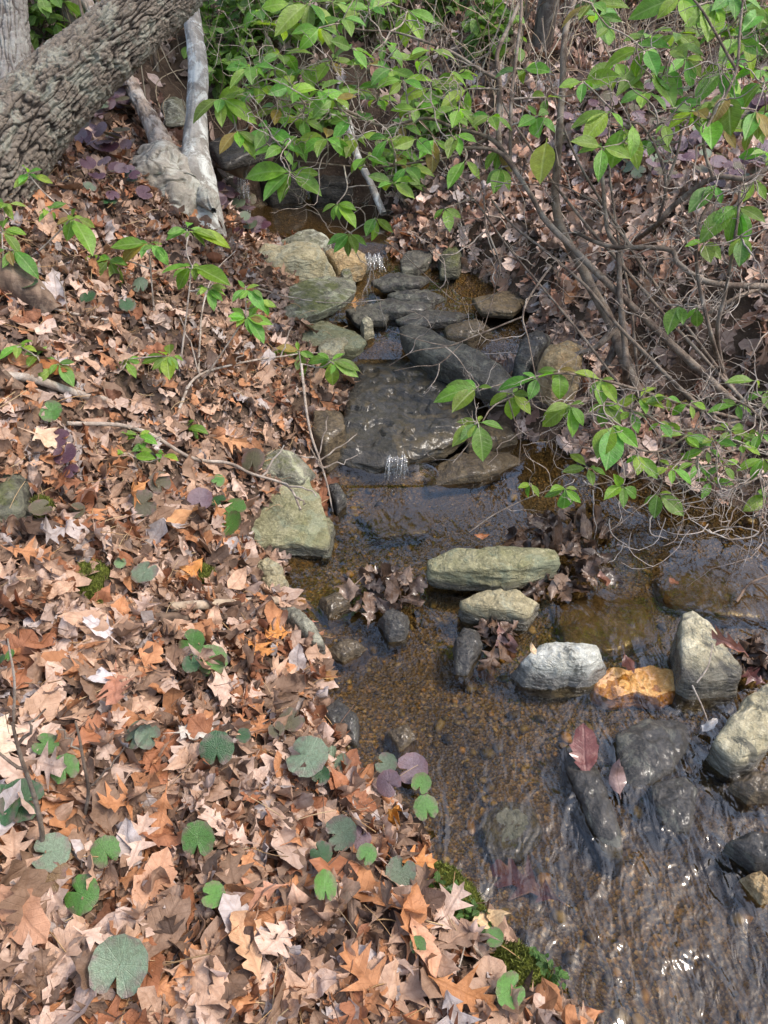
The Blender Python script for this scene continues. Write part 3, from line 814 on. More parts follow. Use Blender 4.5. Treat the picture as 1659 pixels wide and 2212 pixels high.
g, t = G(10, 1070)
rock('dark mossy stone half buried at the left margin of the litter', [(-50, 1040), (20, 1000), (62, 1040), (55, 1105), (-40, 1135)], float(g[2]) + .0, .08, 'rock_darkmoss', 'rock', .03, 1.05, 60)

rock('thin dark slab step at the left of the upper stream beside the mossy slab', [(745, 668), (800, 655), (850, 662), (835, 690), (770, 695)], .258, .04, 'rock_darkdry', 'rock_slab', .004, .95, 61, .008, .005, .004, facet=.4, cat='rock slab')
rock('broad thin dark slab awash below the crossing ledge', [(850, 685), (930, 668), (1010, 672), (985, 692), (880, 700)], .252, .04, 'rock_dark', 'rock_slab', .004, .95, 62, .008, .005, .004, facet=.4, cat='rock slab')
rock('thin brown slab step at the right of the upper stream under bare twigs', [(1020, 640), (1090, 625), (1140, 648), (1110, 672), (1040, 668)], .282, .04, 'rock_brown', 'rock_slab', .004, .95, 63, .008, .005, .004, facet=.4, cat='rock slab')
rock('thin dark slab just below the small waterfall', [(800, 600), (870, 588), (930, 596), (905, 614), (825, 618)], .308, .035, 'rock_dark', 'rock_slab', .004, .95, 64, .008, .005, .004, facet=.4, cat='rock slab')
rock('flat dark slab in the water right of the grey wedge stone', [(770, 1105), (860, 1080), (940, 1100), (920, 1150), (820, 1160)], -.008, .04, 'rock_brown', 'rock_slab', .004, .97, 65, .008, .005, .004, facet=.3, cat='rock slab')

# pebbles on the bed
def ico():
    t = (1 + 5 ** .5) / 2
    v = np.array([(-1, t, 0), (1, t, 0), (-1, -t, 0), (1, -t, 0), (0, -1, t), (0, 1, t), (0, -1, -t), (0, 1, -t), (t, 0, -1), (t, 0, 1), (-t, 0, -1), (-t, 0, 1)], float)
    v /= np.linalg.norm(v[0])
    f = [(0, 11, 5), (0, 5, 1), (0, 1, 7), (0, 7, 10), (0, 10, 11), (1, 5, 9), (5, 11, 4), (11, 10, 2), (10, 7, 6), (7, 1, 8), (3, 9, 4), (3, 4, 2), (3, 2, 6), (3, 6, 8), (3, 8, 9), (4, 9, 5), (2, 4, 11), (6, 2, 10), (8, 6, 7), (9, 8, 1)]
    return v, np.array(f)
IV, IF = ico()
pc = [(.16, .115, .042), (.10, .075, .036), (.05, .040, .028), (.22, .155, .05), (.12, .105, .065), (.30, .24, .13), (.075, .064, .047), (.30, .185, .06), (.20, .16, .065)]
VV, FF, CC = [], [], []
cnt = 0
tries = 0
while cnt < 7000 and tries < 90000:
    tries += 1
    x = rng.uniform(-.3, 1.7); y = rng.uniform(.35, 2.45)
    if DS(x, y) > -.015: continue
    if perlin(np.array([x * 2.5, y * 2.5, 3.0])) < -.12 and rng.random() < .85: continue
    s = rng.choice([.003, .0045, .0065, .010, .018], p=[.34, .32, .22, .09, .03]) * rng.uniform(.8, 1.25)
    sc = np.array([1, rng.uniform(.6, 1), rng.uniform(.4, .65)]) * s
    a = rng.uniform(0, 6.28)
    q = (IV * (1 + .16 * rng.normal(size=(12, 1)))) * sc
    q = np.c_[q[:, 0] * math.cos(a) - q[:, 1] * math.sin(a), q[:, 0] * math.sin(a) + q[:, 1] * math.cos(a), q[:, 2]]
    VV.append(q + [x, y, float(H(x, y)) + sc[2] * .4]); FF.append(IF + 12 * cnt)
    c = np.array(pc[rng.integers(len(pc))]) * rng.uniform(.62, 1.2)
    CC.append(np.tile([*c, 1], (12, 1)))
    cnt += 1
link('gravel', mesh('gravel', np.vstack(VV), np.vstack(FF), M['pebble'], True, {'col': ('FLOAT_COLOR', np.vstack(CC))}), kind='stuff', label='amber and brown gravel covering the stream bed')

# ------------------------------------------------------------------ big leaning oak and the other trunks
def worley(a, b, wrap):
    """F1, F2 on integer jittered cells, wrapping along a"""
    ia, ib = np.floor(a).astype(int), np.floor(b).astype(int)
    f1 = np.full(a.shape, 9.0); f2 = np.full(a.shape, 9.0); idv = np.zeros(a.shape)
    for da in (-1, 0, 1):
        for db in (-1, 0, 1):
            ca, cb = ia + da, ib + db
            h = np.mod(ca, wrap) * 374761393 + cb * 668265263
            h = (h ^ (h >> 13)) * 1274126177
            r1 = ((h >> 3) & 1023) / 1023.0; r2 = ((h >> 14) & 1023) / 1023.0
            d = np.hypot(ca + .15 + .7 * r1 - a, cb + .15 + .7 * r2 - b)
            idv = np.where(d < f1, r1, idv)
            f2 = np.where(d < f1, f1, np.minimum(f2, d))
            f1 = np.minimum(f1, d)
    return f1, f2, idv

def bark_tube(path, rad, sides, rings, cells, cell_len, depth, skew=.0, flare=None, lump=0.0, seed=0, ridged=0):
    p = catmull(path, rings)
    r = np.interp(np.linspace(0, 1, rings), np.linspace(0, 1, len(rad)), rad)
    t, n, b = frames(p)
    s = np.r_[0, np.cumsum(np.linalg.norm(np.diff(p, axis=0), axis=1))]
    th = np.linspace(0, 2 * math.pi, sides, endpoint=False)
    TH, SS = np.meshgrid(th, s)
    RR = r[:, None] * np.ones_like(TH)
    dirv = np.cos(TH)[..., None] * n[:, None] + np.sin(TH)[..., None] * b[:, None]
    base = p[:, None] + dirv * RR[..., None]
    w1 = fbm(base + seed, 11, 2) * .55
    w2 = fbm(base + 50 + seed, 11, 2) * .55
    A = TH / (2 * math.pi) * cells + w1 + skew * SS / cell_len
    A = A - 0
    Bc = SS / cell_len + w2 + 0.5 * np.floor(A)
    f1, f2, idv = worley(A, Bc, cells) if skew == 0 else worley(A, Bc, 100000)
    e = f2 - f1
    if ridged:
        q3 = np.stack([np.cos(TH) * ridged + .35 * w1, np.sin(TH) * ridged + .35 * w2, SS * ridged * 1.75 + .3 * w1], -1) + seed
        g1 = np.abs(perlin(q3)) + .10 * perlin(q3 * 3.1)
        q4 = q3 * np.array([1.55, 1.55, .9]) + 40
        g2 = np.abs(perlin(q4)) + .08 * perlin(q4 * 3.3)
        rel = smooth(g1, .0, .15) * (.6 + .4 * smooth(g2, -.01, .10)) * (.5 + .5 * smooth(e, .02, .12)) * (.85 + .3 * idv)
    else:
        rel = smooth(e, .03, .17) * (.8 + .4 * idv)
    disp = depth * (rel - .6) + depth * .4 * rel * (idv - .5) * 2 * (np.mod(Bc, 1) - .5) + depth * .4 * fbm(base, 60, 3) + lump * fbm(base + 7, 6, 3)
    V = base + dirv * disp[..., None]
    V = V.reshape(-1, 3)
    i = np.arange(rings - 1)[:, None]; j = np.arange(sides)[None, :]; jn = (j + 1) % sides
    F = np.stack([i * sides + j + 0 * jn, i * sides + jn, (i + 1) * sides + jn, (i + 1) * sides + j + 0 * jn], -1).reshape(-1, 4)
    return V, F, rel.ravel()

def trunk_thing(name, label, cat, path, rad, m, **kw):
    V, F, rel = bark_tube(path, rad, **kw)
    base = np.array(path[0])
    t = empty(name, base, label, cat)
    part('trunk', mesh('trunk', V, F, M[m], True, {'relief': ('FLOAT', rel)}), t)
    return t

oak_path = [P(-170, 610, 2.72), P(-118, 510, 2.75), P(-52, 405, 2.78), P(28, 300, 2.8), P(122, 200, 2.82), P(245, 88, 2.85), P(350, -8, 2.9), P(480, -125, 2.95), P(700, -330, 3.05)]
oak_rad = [.23, .20, .172, .150, .128, .110, .102, .095, .088]
trunk_thing('oak_tree', 'thick leaning trunk with deeply plated rough brown bark', 'tree', oak_path, oak_rad, 'bark_oak', sides=330, rings=660, cells=42, cell_len=.042, depth=.013, lump=.007, ridged=6.6)
oak = bpy.data.objects['oak_tree']
cm = MB()
def limb(a, d, L, r, depth):
    n = max(6, int(L / .18))
    q = [np.array(a, float)]
    for i in range(n):
        d = norm(d + rng.normal(size=3) * .16 + [0, 0, .03])
        q.append(q[-1] + d * L / n)
    q = np.array(q)
    cm.tube(q, np.linspace(r, r * .5, len(q)), 6 if depth > 1 else 4, (.16, .13, .105))
    if depth:
        for j in range(rng.integers(3, 6)):
            i = rng.integers(len(q) // 3, len(q))
            limb(q[i], norm(d + rng.normal(size=3) * .75), L * rng.uniform(.4, .65), r * rng.uniform(.4, .6), depth - 1)
e0 = np.array(oak_path[-1])
limb(e0 - [.1, .05, .12], norm([.75, .15, .65]), 3.2, .085, 3)
limb(e0 + [.2, .05, .2], norm([.2, .5, .85]), 3.6, .06, 3)
limb(e0 + [.2, .05, .2], norm([.5, -.5, .75]), 3.4, .055, 3)
part('crown', cm.mesh('crown', M['col']), oak)['kind'] = 'stuff'
bp, bt = G(22, 185)
trunk_thing('oak_tree', 'upright grey furrowed trunk standing behind the leaning trunk', 'tree', [P(30, 260, 3.45), P(24, 170, 3.45), P(20, 60, 3.48), P(16, -60, 3.5), P(10, -400, 3.7)], [.13, .092, .08, .076, .07], 'bark_grey', sides=180, rings=300, cells=20, cell_len=.11, depth=.010, seed=3, ridged=4.0)

# forked pale tree: burl, live pale stem, dead stem
fb, ft = G(385, 425)
forked = empty('forked_tree', fb, 'pale forked tree growing out of a swollen gnarled base by the pool', 'tree')
tt = 3.5
V, F, rel = bark_tube([P(358, 490, tt), P(356, 430, tt), P(360, 390, tt), P(372, 350, tt), P(388, 318, tt + .02)], [.20, .20, .18, .13, .012], 140, 150, 16, .1, .009, lump=.06, seed=5)
part('root_burl', mesh('root_burl', V, F, M['bark_burl'], True, {'relief': ('FLOAT', rel)}), forked)
V, F, rel = bark_tube([P(430, 520, tt + .0), P(426, 460, tt), P(424, 400, tt - .01), P(422, 330, tt), P(424, 250, tt + .02), P(428, 150, tt + .03), P(418, 60, tt + .06), P(408, -30, tt + .1), P(395, -300, tt + .3)], [.13, .115, .092, .064, .048, .043, .04, .038, .03], 72, 240, 12, .2, .003, lump=.007, seed=6)
part('trunk', mesh('trunk', V, F, M['bark_pale'], True, {'relief': ('FLOAT', rel)}), forked, label='live pale mottled stem')
V, F, rel = bark_tube([P(356, 350, tt - .02), P(345, 302, tt), P(312, 238, tt + .03), P(273, 165, tt + .1), P(235, 90, tt + .15), P(193, 15, tt + .2), P(140, -90, tt + .3)], [.075, .05, .034, .030, .029, .028, .026], 60, 200, 10, .16, .005, lump=.012, seed=7)
part('dead_stem', mesh('dead_stem', V, F, M['bark_dead'], True, {'relief': ('FLOAT', rel)}), forked, label='dead leaning stem with peeling bark')
for k, (us, vs, rr) in enumerate([((300, 270, 245), (400, 425, 450), .05), ((430, 450, 462), (400, 430, 455), .045), ((400, 400, 395), (400, 440, 470), .05)]):
    V, F, rel = bark_tube([P(u, v, tt - .05 * i - .06) for i, (u, v) in enumerate(zip(us, vs))], [rr * .2, rr * 1.1, rr * .4], 40, 60, 8, .1, .006, lump=.02, seed=8 + k)
    part('root', mesh('root', V, F, M['bark_burl'], True, {'relief': ('FLOAT', rel)}), forked)

def simple_trunk(name, label, cat, path, rad, m, sides=14, n=40, wig=.006, group=None, seed=0):
    p = wiggle(catmull(path, n), wig, 6, seed)
    r = np.interp(np.linspace(0, 1, n), np.linspace(0, 1, len(rad)), rad)
    V, F = tube(p, r, sides)
    V += .12 * r.mean() * fbm(V, 40, 2)[:, None] * norm(np.array([1, 1, .3]))
    t = empty(name, np.array(path[0]), label, cat, group)
    part('trunk', mesh('trunk', V, F, M[m]), t)
    return t

simple_trunk('leaning_sapling', 'slim whitish sapling leaning over the back of the upper pool', 'sapling', [P(828, 462, 4.25), P(800, 395, 4.27), P(765, 320, 4.3), P(755, 270, 4.32), P(738, 215, 4.35), P(722, 130, 4.4), P(708, 40, 4.45), P(690, -80, 4.5)], [.02, .019, .02, .02, .022, .024, .026, .026], 'bark_pale', seed=1)
simple_trunk('fallen_log', 'short tan log wedged in the bank behind the forked tree', 'log', [P(415, 338, 4.15), P(470, 345, 4.1), P(535, 372, 4.05)], [.04, .042, .036], 'wood_tan', 16, 30, .01, seed=2)
simple_trunk('rotten_log', 'dark crumbling log half buried in leaves at the edge of the litter', 'log', [G(-30, 615)[0] + [0, 0, .03], G(45, 640)[0] + [0, 0, .03], G(110, 690)[0] + [0, 0, .015]], [.055, .055, .04], 'wood_rot', 18, 40, .03, seed=3)
simple_trunk('dead_stick', 'tan broken stick lying in the leaves beside the grey wedge stone', 'stick', [G(370, 1330)[0] + [0, 0, .03], G(480, 1325)[0] + [0, 0, .035], G(600, 1318)[0] + [0, 0, .035]], [.013, .014, .012], 'wood_tan', 10, 24, .006, seed=4)
simple_trunk('dead_stick', 'dark rotten stick lying just below the tan broken stick', 'stick', [G(245, 1365)[0] + [0, 0, .02], G(370, 1352)[0] + [0, 0, .025], G(490, 1350)[0] + [0, 0, .02]], [.015, .016, .01], 'wood_rot', 10, 24, .008, seed=5)
simple_trunk('dead_stick', 'short grey branch pressed into the leaves left of the tan stick', 'stick', [G(50, 1385)[0] + [0, 0, .02], G(140, 1388)[0] + [0, 0, .02]], [.017, .015], 'wood_rot', 10, 16, .006, seed=6)
simple_trunk('dead_stick', 'dark curved root lying on bare soil under the green seedlings', 'stick', [G(0, 825)[0] + [0, 0, .02], G(90, 850)[0] + [0, 0, .03], G(180, 875)[0] + [0, 0, .02], G(265, 880)[0] + [0, 0, .02]], [.014, .013, .012, .007], 'bark_twig', 8, 30, .012, seed=7)
simple_trunk('dead_stick', 'thick dark root sloping down at the edge of the bare soil', 'stick', [G(-20, 800)[0] + [0, 0, .03], G(30, 845)[0] + [0, 0, .03], G(75, 890)[0] + [0, 0, .01]], [.018, .016, .01], 'wood_rot', 8, 20, .01, seed=8)

# ------------------------------------------------------------------ leaf shapes
PROF = {
    'red': [(-.16, .006, 0), (0, .012, 0), (.10, .06, 0), (.17, .19, .07), (.24, .065, 0), (.33, .09, 0), (.42, .37, .11), (.50, .10, 0), (.57, .09, 0), (.66, .33, .13), (.74, .09, 0), (.82, .17, .09), (.9, .05, 0), (1, .004, 0)],
    'white': [(-.1, .006, 0), (0, .02, 0), (.12, .06, 0), (.19, .17, .03), (.26, .18, .03), (.31, .09, 0), (.40, .26, .04), (.47, .28, .04), (.53, .12, 0), (.62, .32, .04), (.70, .31, .04), (.76, .18, 0), (.85, .24, .02), (.93, .18, .01), (1, .03, 0)],
    'wavy': [(-.1, .006, 0), (0, .02, 0), (.1, .10, .02), (.15, .10, 0), (.25, .20, .03), (.30, .185, 0), (.40, .26, .03), (.46, .235, 0), (.56, .28, .03), (.62, .24, 0), (.71, .235, .03), (.77, .18, 0), (.85, .15, .02), (.92, .08, 0), (1, .003, 0)],
    'plain': [(-.12, .006, 0), (0, .02, 0), (.12, .13, 0), (.28, .225, 0), (.45, .25, 0), (.62, .215, 0), (.78, .14, 0), (.9, .065, 0), (1, .003, 0)],
    'maple': [(-.4, .005, 0), (0, .02, 0), (.05, .30, -.08), (.14, .20, 0), (.22, .26, .02), (.30, .52, .16), (.38, .24, 0), (.46, .20, .0), (.58, .29, .12), (.68, .12, 0), (.82, .14, .04), (.9, .05, 0), (1, .003, 0)],
    'scrap': [(0, .03, 0), (.12, .22, .03), (.3, .16, 0), (.45, .30, .05), (.6, .21, 0), (.8, .27, .02), (1, .05, 0)],
    'laurel': [(-.13, .010, 0), (0, .014, 0), (.08, .075, 0), (.20, .158, 0), (.34, .215, 0), (.48, .232, 0), (.62, .212, 0), (.76, .15, 0), (.88, .078, 0), (.96, .024, 0), (1, .002, 0)],
}
def leaf_arrays(kind, curl=0., bend=0., twist=0., wr=.05, fold=0., seed=0, across=(-1, -.5, 0, .5, 1)):
    r = np.random.default_rng(seed)
    pr = np.array(PROF[kind], float)
    t = np.array(across, float)
    jl = 1 + .13 * r.normal(size=(len(pr), 1)) * (kind != 'laurel')
    jr = 1 + .13 * r.normal(size=(len(pr), 1)) * (kind != 'laurel')
    side = np.where(t < 0, jl, jr)
    X = pr[:, :1] + pr[:, 2:3] * np.abs(t)[None] ** 2
    Y = pr[:, 1:2] * t[None] * side
    luv = np.stack([X, Y, np.full_like(X, r.uniform(0, 20))], -1).reshape(-1, 3)
    Z = fold * np.abs(Y) + wr * fbm(np.stack([X, Y, np.full_like(X, seed * 3.3)], -1), 3.4, 2)
    if twist:
        a = twist * X
        Y, Z = Y * np.cos(a) - Z * np.sin(a), Y * np.sin(a) + Z * np.cos(a)
    if abs(curl) > 1e-3:
        a = Y * curl
        Y, Z = np.sin(a) / curl * (1 - Z * curl * .5), Z + (1 - np.cos(a)) / curl
    if abs(bend) > 1e-3:
        a = X * bend
        X, Z = np.sin(a) / bend - Z * np.sin(a), Z * np.cos(a) + (1 - np.cos(a)) / bend
    V = np.stack([X, Y, Z], -1).reshape(-1, 3)
    R, C = len(pr), len(t)
    i, j = np.meshgrid(np.arange(R - 1), np.arange(C - 1), indexing='ij')
    F = np.stack([i * C + j, (i + 1) * C + j, (i + 1) * C + j + 1, i * C + j + 1], -1).reshape(-1, 4)
    return V, F, luv

LIT = []          # (kind, V, F, luv)
for kind, cu_, be_ in (('red', 1.2, .5), ('maple', .6, .3), ('wavy', 1.0, .4), ('white', 1.3, -.5), ('red', -1.0, .7), ('wavy', 1.6, -.6), ('white', .8, .6), ('red', 1.8, -.4)):
    LIT.append((kind,) + leaf_arrays(kind, cu_, be_, .15, .14, 0, 90 + len(LIT)))
for kind, nvar in (('red', 6), ('white', 5), ('wavy', 8), ('plain', 9), ('maple', 2), ('scrap', 6)):
    for q in range(nvar):
        k = rng.uniform(.8, 5.5) * rng.choice([-1, 1], p=[.35, .65])
        LIT.append((kind,) + leaf_arrays(kind, k * (1.35 if q % 3 == 0 else .6), rng.uniform(-1.6, 1.6), rng.uniform(-1.0, 1.0), .24, 0, 100 + len(LIT)))
LITLOW = []
for kind in ('red', 'wavy', 'plain', 'maple', 'white', 'plain', 'red', 'scrap', 'wavy', 'plain', 'scrap', 'wavy'):
    LITLOW.append((kind,) + leaf_arrays(kind, rng.uniform(1, 5) * rng.choice([-1, 1]), rng.uniform(-1.4, 1.4), rng.uniform(-.9, .9), .22, 0, 200 + len(LITLOW), (-1, 0, 1)))
LITMESH = [mesh('fallen_leaf', V, F, M['leaf_obj'], True, {'luv': ('FLOAT_VECTOR', L)}) for _, V, F, L in LIT]
WETMESH = [mesh('wet_leaf', V, F, M['leaf_wet'], True, {'luv': ('FLOAT_VECTOR', L)}) for _, V, F, L in LIT]
KINDNAME = {'red': 'pointed-lobed oak leaf', 'white': 'round-lobed oak leaf', 'wavy': 'wavy-edged oak leaf', 'plain': 'plain oval leaf', 'maple': 'maple leaf', 'scrap': 'torn scrap of leaf'}
PAL = [('orange-brown', (.43, .20, .09), .12), ('rust', (.30, .125, .06), .09), ('tan', (.43, .28, .19), .26), ('dull brown', (.22, .14, .092), .22), ('pinkish beige', (.52, .38, .30), .18), ('pale grey', (.40, .35, .33), .06), ('dark brown', (.11, .07, .05), .08)]
PP = np.array([p[2] for p in PAL]); PP /= PP.sum()

def basis(n, a, tilt_r):
    """rotation with local z about n, local x at angle a"""
    n = norm(n)
    x = norm(np.cross([math.sin(a), -math.cos(a), .01], n))
    y = np.cross(n, x)
    return np.stack([x, y, n], 1)

MOSSP = [([(165, 1255), (190, 1220), (228, 1225), (240, 1290), (225, 1315), (195, 1300)], .04), ([(905, 1880), (945, 1862), (1003, 1908), (1050, 1965), (1056, 2012), (1000, 2015), (945, 1960)], .05),
         ([(1045, 2060), (1095, 2042), (1152, 2072), (1196, 2110), (1165, 2155), (1085, 2135)], .055), ([(70, 1100), (95, 1085), (125, 1100), (110, 1125), (80, 1122)], .03), ([(400, 1240), (430, 1225), (470, 1240), (465, 1265), (425, 1262)], .03)]
MOSSW = [np.array([G(u, v)[0][:2] for u, v in q]) for q, _ in MOSSP]
def on_moss(x, y, grow=1.0):
    out = np.zeros(np.shape(x), bool)
    for q in MOSSW:
        c = q.mean(0)
        a = np.arctan2(y - c[1], x - c[0]); aa = np.arctan2(q[:, 1] - c[1], q[:, 0] - c[0]); o = np.argsort(aa)
        rr = np.hypot(q[:, 0] - c[0], q[:, 1] - c[1])[o]
        r = np.interp(a, np.r_[aa[o] - 2 * math.pi, aa[o], aa[o] + 2 * math.pi], np.tile(rr, 3))
        out |= np.hypot(x - c[0], y - c[1]) < r * grow
    return out

def on_rock(x, y):
    out = np.zeros(np.shape(x), bool)
    for c, th, r, z in ROCKS:
        dx, dy = x - c[0], y - c[1]
        rr = np.interp(np.mod(np.arctan2(dy, dx), 2 * math.pi), np.r_[th, 2 * math.pi], np.r_[r, r[0]])
        out |= (np.hypot(dx, dy) < rr * 1.02) & (z > H(x, y) - .002)
    return out & (rng.random(np.shape(x)) < .96)

def litter(name, count, region, size, shapes, m, dens=None, lift=(.0, .03), tilt=.38, bright=1.0, label='', grey=0.0):
    mb = MB()
    made = 0
    x0, x1, y0, y1 = region
    while made < count:
        xs = rng.uniform(x0, x1, 4000); ys = rng.uniform(y0, y1, 4000)
        dd = DS(xs, ys)
        ok = dens(xs, ys, dd)
        for x, y in zip(xs[ok], ys[ok]):
            if made >= count: break
            k, V, F, L = shapes[rng.integers(len(shapes))]
            nrm = gnormal(np.array(x), np.array(y)) + rng.normal(size=3) * tilt
            nrm[2] = abs(nrm[2])
            Rm = basis(nrm, rng.uniform(0, 6.28), 0)
            s = rng.uniform(*size) * (1 if rng.random() < .85 else 1.3)
            q = (V - [.4, 0, 0]) * s @ Rm.T
            q += [x, y, float(H(x, y)) + rng.uniform(*lift)]
            c = np.array(PAL[rng.choice(len(PAL), p=PP)][1]) * rng.uniform(.72, 1.18) * bright
            if grey: c = c * (1 - grey) + c.mean() * np.array([1.12, .97, .93]) * grey
            L2 = L.copy(); L2[:, 2] = rng.uniform(0, 40)
            mb.add(q, F, c, L2)
            made += 1
    return link(name, mb.mesh(name, m), kind='stuff', label=label)

leftd = lambda x, y, d: (d > -.012) & ~on_moss(x, y) & ~on_rock(x, y) & (x < .75 - .12 * y) & (rng.random(len(x)) < .35 + .65 * smooth(perlin(np.stack([x * 2.2, y * 2.2, 0 * x + 8], -1)), -.45, -.1))
litter('leaf_mat', 3600, (-1.9, .75, .25, 4.2), (.06, .11), LITLOW, M['leaf_att'], leftd, (-.006, .004), .13, .7, label='flattened mat of older brown leaves under the fresh litter', grey=.2)
litter('leaf_litter', 6000, (-1.5, .75, .25, 1.95), (.04, .11), LIT, M['leaf_att'], leftd, (-.004, .03), .30, label='deep litter of dry brown and orange leaves on the near left bank', grey=.04, bright=1.06)
litter('leaf_litter', 4600, (-1.9, .5, 1.95, 4.2), (.04, .105), LITLOW, M['leaf_att'], leftd, (-.004, .03), .33, label='brown and orange leaf litter sloping up the left bank to the leaning trunk', grey=.08, bright=1.12)
litter('leaf_fragments', 5200, (-1.75, .75, .25, 3.6), (.018, .05), LITLOW, M['leaf_att'], leftd, (.008, .04), .45, .9, label='broken bits of dry leaf strewn over the litter', grey=.15)
rightd = lambda x, y, d: (d > .0) & ~on_rock(x, y) & (x > .0) & (y > 2.1)
litter('leaf_litter', 7500, (.0, 3.2, 2.1, 6.0), (.055, .11), LITLOW, M['leaf_att'], rightd, (-.003, .025), .42, label='brown leaf litter covering the right bank under the shrubs', grey=.5, bright=1.5)
litter('leaf_litter', 2600, (.15, 1.9, 2.5, 4.1), (.055, .11), LITLOW, M['leaf_att'], rightd, (-.003, .025), .35, label='brown leaf litter caught on the slope round the shrub roots', grey=.4, bright=1.35)
litter('leaf_litter', 1500, (1.0, 3.0, -.3, 2.2), (.055, .11), LITLOW, M['leaf_att'], lambda x, y, d: (d > .0) & ~on_rock(x, y), (-.003, .025), .35, label='brown leaf litter on the bank across the lower pool', grey=.3, bright=1.2)
backd = lambda x, y, d: (d > .0)
litter('leaf_litter', 7200, (-3.2, 3.4, 4.0, 9.0), (.06, .12), LITLOW, M['leaf_att'], backd, (-.003, .03), .45, label='brown leaf litter over the hillside behind the stream', grey=.5, bright=1.45)

def one_leaf(p, nrm, ang, s, idx, col, label, group, wet=False, name='fallen_leaf'):
    o = link(name, (WETMESH if wet else LITMESH)[idx], None, label, 'leaf', group, color=col)
    Rm = basis(nrm, ang, 0)
    off = Rm @ np.array([.4 * s, 0, 0])
    o.matrix_world = Matrix(((Rm[0, 0] * s, Rm[0, 1] * s, Rm[0, 2] * s, p[0] - off[0]), (Rm[1, 0] * s, Rm[1, 1] * s, Rm[1, 2] * s, p[1] - off[1]), (Rm[2, 0] * s, Rm[2, 1] * s, Rm[2, 2] * s, p[2] - off[2]), (0, 0, 0, 1)))
    return o

# leaves one can pick out: hand placed from the photograph (u, v, length m, angle deg in the picture, kind, colour, label)
def kidx(kind, q=0):
    ids = [i for i, l in enumerate(LIT) if l[0] == kind]
    return ids[q % len(ids)]
HERO = [
    (50, 1990, .15, 150, 'wavy', (.46, .25, .15), 'large pinkish-brown wavy oak leaf beside the reddish round leaves'),
    (335, 1970, .15, 255, 'wavy', (.50, .28, .17), 'large tan oak leaf standing up behind a round green leaf'),
    (555, 1960, .13, 20, 'red', (.52, .27, .17), 'tan pointed oak leaf with reddish midrib near the bank moss'),
    (490, 2060, .15, 225, 'red', (.50, .27, .15), 'long light-brown oak leaf curled along its length'),
    (545, 2090, .12, 300, 'white', (.54, .33, .19), 'yellowish tan oak leaf beside the long light-brown leaf'),
    (355, 1800, .13, 80, 'red', (.40, .18, .08), 'narrow rust-brown oak leaf pointing uphill among pale leaves'),
    (830, 1795, .11, 285, 'red', (.62, .27, .05), 'bright orange oak leaf hanging over the stream edge'),
    (880, 1895, .10, 170, 'red', (.55, .24, .08), 'orange oak leaf lying on the mossy stream bank'),
    (905, 2065, .11, 110, 'wavy', (.56, .31, .19), 'broad pinkish beech-like leaf beside the mossy bank'),
    (985, 2170, .13, 170, 'red', (.42, .19, .075), 'brown pointed oak leaf spread over the bottom bank edge'),
    (1045, 2015, .08, 200, 'plain', (.66, .47, .26), 'small pale yellow leaf resting on the mossy bank'),
    (430, 1620, .09, 200, 'maple', (.55, .50, .43), 'whitish speckled leaf near the two dark green round leaves'),
    (10, 1640, .12, 120, 'maple', (.66, .53, .39), 'large cream maple leaf at the thin upright stem'),
    (235, 1500, .09, 10, 'scrap', (.60, .56, .55), 'curled white leaf lying on brown litter'),
    (225, 1395, .085, 330, 'maple', (.60, .54, .52), 'pale grey maple leaf with fine dark veins'),
    (165, 1395, .08, 300, 'plain', (.66, .50, .40), 'pale pink oval leaf left of the grey maple leaf'),
    (260, 1525, .13, 100, 'red', (.45, .21, .13), 'reddish-brown deeply lobed oak leaf in the open litter'),
    (425, 1265, .12, 75, 'red', (.56, .25, .07), 'orange deeply lobed oak leaf above the tan broken stick'),
    (600, 1400, .11, 40, 'red', (.60, .27, .08), 'orange oak leaf near the grey wedge stone'),
    (560, 1430, .10, 140, 'red', (.52, .23, .07), 'orange oak leaf lapping over its brighter neighbour by the water'),
    (660, 1375, .08, 20, 'red', (.46, .20, .13), 'reddish oak leaf tip reaching over the water'),
    (205, 1110, .13, 80, 'plain', (.54, .34, .25), 'pinkish oblong leaf standing among litter above the moss mound'),
    (295, 1100, .12, 55, 'red', (.55, .26, .10), 'orange-brown oak leaf beside the rust curled leaf'),
    (120, 990, .11, 200, 'maple', (.62, .46, .32), 'pale tan toothed leaf next to the purple round leaves'),
    (390, 1160, .12, 230, 'plain', (.56, .30, .14), 'smooth orange-tan leaf below the grey-purple round leaf'),
    (120, 830, .09, 180, 'plain', (.32, .12, .035), 'rust-red smooth leaf under the green seedlings'),
    (705, 577, .075, 160, 'wavy', (.60, .36, .22), 'tan leaf leaning on the rounded boulder'),
    (500, 980, .11, 200, 'red', (.52, .26, .12), 'light orange oak leaf behind the mossy rock'),
    (1235, 655, .13, 75, 'wavy', (.30, .155, .08), 'big brown wavy oak leaf caught in the shrub twigs'),
    (1640, 805, .13, 140, 'red', (.40, .25, .17), 'big brown lobed oak leaf on the right bank'),
    (1570, 965, .10, 170, 'red', (.46, .22, .12), 'rust oak leaf caught among the low right-hand sprigs'),
    (1150, 400, .09, 60, 'plain', (.40, .22, .12), 'brown leaf hanging in the twigs below the yellow leaf'),
]
def hero_leaf(u, v, s, deg, kind, col, label, wet=False, lift=.052, q=0, group=None, tiltc=.2, z=None):
    p, t = G(u, v)
    if z is not None: p = PZ(u, v, z)
    n0 = gnormal(np.array(p[0]), np.array(p[1])) if z is None else np.array([0, 0, 1.])
    n0 = norm(n0 + np.array([0, -.35, 0]) + rng.normal(size=3) * tiltc)
    return one_leaf(p + np.array([0, 0, lift]), n0, math.radians(deg), s, kidx(kind, q), col, label, group, wet)
for q, h in enumerate(HERO):
    hero_leaf(*h, q=q)

